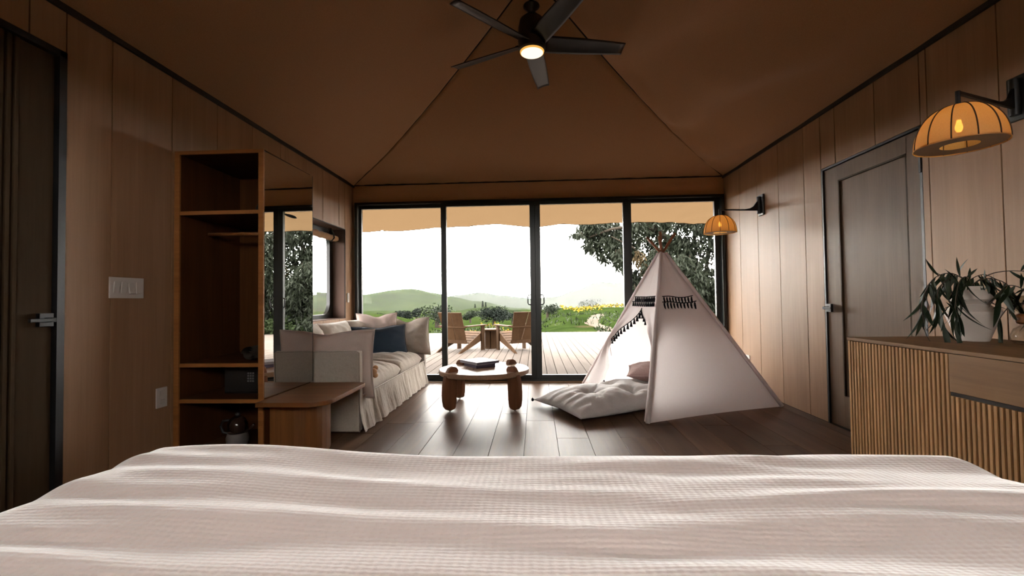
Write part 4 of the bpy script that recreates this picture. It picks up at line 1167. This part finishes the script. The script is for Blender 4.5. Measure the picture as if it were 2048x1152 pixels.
def leaf_mesh(name, L, Wd, curl, mat):
    m = MB()
    def g(u, v):
        a = v * 2 - 1; w = Wd * math.sin(PI * min(1, .06 + u * .94)) ** .9 * (1 - .25 * u)
        return (a * w, L * u, -curl * u * u * L + .12 * abs(a) * w)
    m.grid(g, 10, 4)
    me = m.mesh(name, mat, smooth=True, recalc=False)
    return me
def branch(label, origin, pts, leaves, seed, group):
    """pts in world; leaves: number along the stem"""
    rr = random.Random(seed)
    r = empty('eucalyptus_branch', origin); tag(r, label, 'plant', group)
    o = Vector(origin)
    P = [Vector(p) - o for p in pts]
    # resample a smooth path
    path = []
    for i in range(len(P) - 1):
        p0, p1, p2, p3 = P[max(i - 1, 0)], P[i], P[i + 1], P[min(i + 2, len(P) - 1)]
        for k in range(6):
            t = k / 6; path.append(.5 * ((2 * p1) + (p2 - p0) * t + (2 * p0 - 5 * p1 + 4 * p2 - p3) * t * t + (3 * p1 - p0 - 3 * p2 + p3) * t ** 3))
    path.append(P[-1])
    MB().tube(path, [.0032 * (1 - .6 * k / len(path)) for k in range(len(path))], 6).build('stem', 'stem_brown', r, smooth=True)
    for k in range(leaves):
        t = .25 + .75 * (k + rr.random() * .6) / leaves; q = path[min(len(path) - 1, int(t * (len(path) - 1)))]
        me = LEAVES[rr.randrange(len(LEAVES))]
        l = link('leaf', me, r, q)
        tan = (path[min(len(path) - 1, int(t * (len(path) - 1)) + 1)] - path[max(0, int(t * (len(path) - 1)) - 1)]).normalized()
        d = Vector((rr.gauss(0, .35), rr.gauss(0, .35), -1.3 + rr.gauss(0, .28))) + tan * .4
        if k % 11 == 5: d = Vector((rr.gauss(0, .4), rr.gauss(0, .4), .8))
        d.normalize()
        l.rotation_mode = 'QUATERNION'; l.rotation_quaternion = d.to_track_quat('Y', 'Z') @ Matrix.Rotation(rr.uniform(0, 2 * PI), 3, 'Y').to_quaternion()
        s = rr.uniform(.75, 1.25) * (.6 if k % 11 == 5 else 1); l.scale = (s, s, s)
LEAVES = []
def dresser_top():
    global LEAVES
    LEAVES = [leaf_mesh('leaf_a', .125, .0115, .25, 'leaf_green'), leaf_mesh('leaf_b', .10, .012, .1, 'leaf_pale'), leaf_mesh('leaf_c', .145, .010, .4, 'leaf_green')]
    z = .775; vx, vy = 2.105, 2.30
    v = empty('vase', (vx, vy, z)); tag(v, 'white ridged ceramic vase with angular shoulders on the dresser', 'vase')
    prof = [(.001, .0), (.056, .0), (.058, .004), (.102, .136), (.102, .142), (.062, .172), (.062, .178), (.080, .200), (.078, .208), (.042, .246), (.042, .262), (.037, .262), (.037, .20), (.001, .19)]
    fine = []
    for (a, b), (c, d) in zip(prof, prof[1:]):
        n = max(1, int(abs(d - b) / .006))
        for k in range(n): fine.append((a + (c - a) * k / n + (.0007 if k % 2 else 0), b + (d - b) * k / n))
    fine.append(prof[-1])
    MB().lathe(fine, 48, cap=False).build('vase_body', 'ceramic', v, auto=.5)
    o = (vx, vy, z + .20); top = Vector((vx, vy, z + .262))
    G = 'eucalyptus branches in the white vase'
    branch('long eucalyptus branch arching left and drooping beside the white vase', o, [o, top, top + Vector((-.06, .03, .065)), top + Vector((-.16, .02, .035)), top + Vector((-.23, .0, -.08)), top + Vector((-.24, -.02, -.17))], 40, 1, G)
    branch('eucalyptus branch hanging low just left of the white vase', o, [o, top, top + Vector((-.05, -.03, .045)), top + Vector((-.12, -.07, .01)), top + Vector((-.155, -.09, -.10)), top + Vector((-.15, -.10, -.15))], 32, 2, G)
    branch('leafy eucalyptus branch trailing down to the dresser top at far left', o, [o, top, top + Vector((-.07, -.01, .05)), top + Vector((-.17, -.03, .0)), top + Vector((-.20, -.05, -.10)), top + Vector((-.185, -.06, -.19))], 30, 12, G)
    branch('short upright eucalyptus sprig in the middle of the white vase', o, [o, top, top + Vector((-.005, .0, .03)), top + Vector((.03, -.03, .055)), top + Vector((.07, -.05, .03))], 15, 3, G)
    branch('eucalyptus branch falling forward over the right of the white vase', o, [o, top, top + Vector((.025, -.05, .035)), top + Vector((.05, -.11, .01)), top + Vector((.06, -.15, -.06))], 18, 4, G)
    branch('thin eucalyptus branch arching right toward the glass jar', o, [o, top, top + Vector((.05, -.06, .06)), top + Vector((.09, -.16, .06)), top + Vector((.11, -.25, .01))], 9, 5, G)
    jx, jy = 2.20, 2.13
    j = empty('glass_jar', (jx, jy, z)); tag(j, 'round clear glass jar with amber wooden collar at the right frame edge', 'jar')
    MB().lathe([(.001, .002), (.055, .002), (.066, .012), (.070, .035), (.058, .065), (.040, .080), (.034, .088)], 32, cap=False).build('jar_body', 'jar_glass', j, smooth=True)
    MB().lathe([(.034, .086), (.046, .090), (.049, .100), (.040, .110), (.049, .120), (.046, .130), (.036, .134), (.034, .134)], 32, cap=False).build('collar', 'amber_ring', j, smooth=True)
    MB().lathe([(.034, .134), (.050, .150), (.068, .185), (.072, .215), (.071, .215), (.066, .186)], 32, cap=False).build('jar_top', 'jar_glass', j, smooth=True)
    o = (jx, jy, z + .02); t2 = Vector((jx, jy, z + .15))
    branch('eucalyptus sprig standing in the glass jar', o, [o, t2, t2 + Vector((-.03, .0, .09)), t2 + Vector((-.08, .02, .11)), t2 + Vector((-.12, .02, .06))], 12, 8, 'sprigs in the glass jar')
    branch('eucalyptus sprig drooping down the side of the glass jar', o, [o, t2, t2 + Vector((-.04, .03, .03)), t2 + Vector((-.085, .045, -.03)), t2 + Vector((-.09, .05, -.07))], 9, 9, 'sprigs in the glass jar')
dresser_top()

# ---- wall lamps
def sconce(label, plate_y, shade, zc):
    """shade: (x, y) of the shade axis; zc: height of shade rim"""
    r = empty('wall_lamp', (0, 0, 0)); tag(r, label, 'lamp', 'linen dome wall lamps')
    sx, sy = shade; R, Hh = .152, .175
    # wall plate with flared bracket
    MB().span(XR - .020, XR, plate_y - .052, plate_y + .052, zc + .175, zc + .385).build('wall_plate', 'iron_black', r, bevel=.006)
    MB().lathe([(.020, 0), (.020, .17)], 16, (XR - .034, plate_y, zc + .195)).build('pivot', 'iron_black', r, smooth=False, auto=.6)
    zarm = zc + .232
    dv = Vector((sx - (XR - .034), sy - plate_y, 0)); Ln = dv.length; dv.normalize()
    P = [Vector((XR - .034, plate_y, zarm)) + dv * t for t in (0, Ln)]
    sd = Vector((-dv.y, dv.x, 0))
    prof = [(.0, -.008), (Ln, -.008), (Ln, .006), (.15, .006), (.10, .014), (.06, .035), (.03, .075), (.0, .11)]
    M = Matrix(((dv.x, 0, sd.x, XR - .034 - sd.x * .007), (dv.y, 0, sd.y, plate_y - sd.y * .007), (0, 1, 0, zarm), (0, 0, 0, 1)))
    MB().prism(prof, .014, M).build('arm', 'iron_black', r, bevel=.002)
    MB().tube([(sx, sy, zarm + .006), (sx, sy, zc + Hh - .004)], .009, 10).build('drop_rod', 'iron_black', r)
    dome = [(R * math.cos(a) ** .82 if a < PI / 2 - 1e-6 else 0., Hh * math.sin(a) ** 1.0) for a in [PI / 2 * k / 16 for k in range(17)]]
    dome[-1] = (.006, Hh)
    s = MB().lathe([(q, b) for q, b in dome], 48, (sx, sy, zc), cap=False).build('lamp_shade', 'shade_linen', r, smooth=True)
    for k in range(12):
        a = 2 * PI * (k + .3) / 12
        MB().tube([(sx + (q + .001) * math.cos(a), sy + (q + .001) * math.sin(a), zc + b + .0006) for q, b in dome], .0026, 5).build('rib', 'rib_thread', s)
    MB().lathe([(R + .0005, -.003), (R + .002, 0), (R + .0005, .004)], 48, (sx, sy, zc), cap=False).build('rim', 'shade_linen', s, smooth=True)
    MB().lathe([(R - .002, .002), (.064, .002)], 48, (sx, sy, zc), cap=False).build('bottom_diffuser', 'pale_diffuser', r, recalc=False)
    b = MB().lathe([(.001, -.036), (.008, -.034), (.013, -.022), (.013, -.010), (.009, .004), (.008, .018)], 16, (sx, sy, zc + .095), cap=True).build('bulb', 'bulb_glow', r, smooth=True)
    MB().lathe([(.015, 0), (.015, .05)], 14, (sx, sy, zc + .112)).build('socket', 'iron_black', r)
sconce('near linen dome wall lamp above the dresser', 2.225, (1.838, 2.035), 1.640)
sconce('far linen dome wall lamp beside the glass doors', 4.665, (1.853, 4.61), 1.640)

# ---- ceiling fan
def fan():
    c = (XC - .008, 3.25, 0)
    r = empty('ceiling_fan', c); tag(r, 'black five-blade ceiling fan with a glowing round light', 'ceiling fan')
    zt = zroof(HALF)
    MB().lathe([(.015, zt - .34), (.015, zt - .10)], 14).build('downrod', 'fan_black', r, auto=.6)
    MB().lathe([(.02, zt - .18), (.075, zt - .16), (.085, zt - .12), (.085, zt + .0)], 24).build('canopy', 'fan_black', r, auto=.5)
    MB().lathe([(.018, 3.075), (.042, 3.07), (.085, 3.03), (.098, 2.97), (.101, 2.88), (.096, 2.812), (.084, 2.800)], 36).build('motor_housing', 'fan_black', r, auto=.6)
    MB().lathe([(.018, 3.075), (.03, 3.10), (.06, 3.13), (.058, 3.14), (.02, 3.15)], 20, cap=False).build('yoke', 'fan_black', r, smooth=True)
    ln = MB().lathe([(.080, 2.788), (.055, 2.778), (.001, 2.775)], 36, cap=False).build('light_lens', 'fan_glow', r, smooth=True)
    MB().lathe([(.088, 2.799), (.086, 2.792), (.080, 2.788)], 36, cap=False).build('lens_rim', 'fan_rim_glow', ln, smooth=True)
    def blade(u, v):
        rad = .085 + .605 * u; w = (.058 + .006 * math.sin(PI * u)) * (1.15 - .25 * u); a = v * 2 - 1
        tw = -.42 + .16 * u
        return (rad, a * w * math.cos(tw), a * w * math.sin(tw) + .006 * (1 - a * a))
    m = MB(); m.grid(blade, 16, 8); m.grid(lambda u, v: tuple(Vector(blade(u, 1 - v)) - Vector((0, 0, .007))), 16, 8)
    me = m.mesh('blade', 'fan_blade', smooth=True, recalc=False)
    bm = bmesh.new(); bm.from_mesh(me)
    bed = [e for e in bm.edges if e.is_boundary]
    bmesh.ops.bridge_loops(bm, edges=bed); bmesh.ops.recalc_face_normals(bm, faces=bm.faces); bm.to_mesh(me); bm.free()
    for k in range(5):
        a = math.radians(10 + 72 * k)
        b = link('blade', me, r, (0, 0, 2.862), (0, 0, a))
        MB().box((.10, 0, .006), (.05, .05, .012), Matrix.Rotation(-.42, 3, 'X')).build('blade_iron', 'fan_black', b, bevel=.002)
fan()

# ---- bed
def bed():
    r = empty('bed', (0, 0, 0)); tag(r, 'wide bed with rumpled blush-white gauze duvet in the foreground', 'bed')
    MB().span(-.98, .98, -1.12, 1.08, .05, .30).build('base', 'dresser_wood', r, bevel=.01)
    for x in (-.85, .85):
        for y in (-1.0, .9): MB().box((x, y, .025), (.07, .07, .05)).build('leg', 'dresser_wood', r)
    MB().span(-1.0, 1.0, -1.14, 1.10, .30, .555).build('mattress', 'mattress_white', r, bevel=.05)
    MB().span(-1.08, 1.08, YB + .02, -1.16, 0, 1.15).build('headboard', 'dresser_wood', r, bevel=.01)
    hw, ye, zt, RB = 1.115, 1.285, .606, .14
    def prof(t):
        # t: distance beyond the flat part start along the surface; returns (outward, down)
        R = RB
        if t <= 0: return t, 0.
        if t < R * PI / 2: a = t / R; return R * math.sin(a), R * (1 - math.cos(a))
        return R + .02 * math.sin((t - R * PI / 2) * 3), R + (t - R * PI / 2)
    def g(u, v):
        s = (u * 2 - 1) * (hw - RB + .40); q = -1.0 + (ye - RB + 1.0 + .36) * v
        ox, dx = prof(abs(s) - (hw - RB)); oy, dy = prof(q - (ye - RB))
        x = math.copysign((hw - RB) + ox, s) if abs(s) > hw - RB else s
        y = (ye - RB) + oy if q > ye - RB else q
        down = math.hypot(dx, dy) if dx and dy else dx + dy
        z = zt - min(down, .47)
        if dx > 0 and dy > 0:
            x -= math.copysign(min(.03, dy * .12), s); y -= min(.03, dx * .12)
        top = math.exp(-down * 9)
        # puffed corners / soft swells
        z += top * (.026 * math.exp(-((x + .80) / .34) ** 2 - ((y - 1.05) / .40) ** 2) + .010 * math.exp(-((x - .75) / .3) ** 2 - ((y - .95) / .3) ** 2))
        z += top * (.008 * fn(x * 1.3 + 2, y * 2.2, 1) + .007 * fn(x * 2.2 + 8, y * 6.5 + x * .8, 4))
        # long cross-wise ripples
        rip = fn(x * .9 + 1, y * 1.2, 6)
        z += top * .0065 * math.sin(y * 34 + 2.8 * rip + 1.5 * fn(x * 2.6, y * 2, 3)) * (.35 + .9 * max(0., fn(x * 1.6 + 5, y * 2.4, 9) + .35))
        z += top * .003 * math.sin(y * 75 + 4 * fn(x * 3, y * 3, 2) + x * 5) * (.4 + fn(x * 3, y * 3, 12))
        z += top * .02 * math.exp(-((y - .86 - .05 * math.sin(x * 2.)) / .035) ** 2) * smooth01((x - .05) / .3) * .7
        k = .012 * (1 - top)
        x += k * fn(y * 9, z * 3, 3) * (1 if dx else 0); y += k * 1.5 * fn(x * 9, z * 3, 5) * (1 if dy else 0)
        return (x, y, z)
    d = MB().grid(g, 300, 300).build('duvet', 'gauze', r, smooth=True, recalc=False)
    for x in (-.48, .48):
        p = link('bed_pillow', pillow_mesh('bed_pillow', .72, .48, .20, 'mattress_white', 3 + x, .05, .006), r, (x, -1.04, .56), (-.35, 0, 0))
bed()

# ---- haze over the valley
def haze():
    m = bpy.data.materials.new('valley_haze'); m.use_nodes = True; nt = m.node_tree
    nt.nodes.remove(nt.nodes['Principled BSDF'])
    v = nt.nodes.new('ShaderNodeVolumeScatter'); v.inputs['Color'].default_value = (.97, .98, 1, 1)
    v.inputs['Density'].default_value = .00003; v.inputs['Anisotropy'].default_value = .3
    nt.links.new(v.outputs[0], nt.nodes['Material Output'].inputs['Volume']); MATS['valley_haze'] = m
    o = MB().span(-2600, 2600, 130, 2700, -60, 160).build('haze', 'valley_haze'); tag(o, 'pale haze hanging over the valley and hills', 'haze', kind='stuff')
haze()
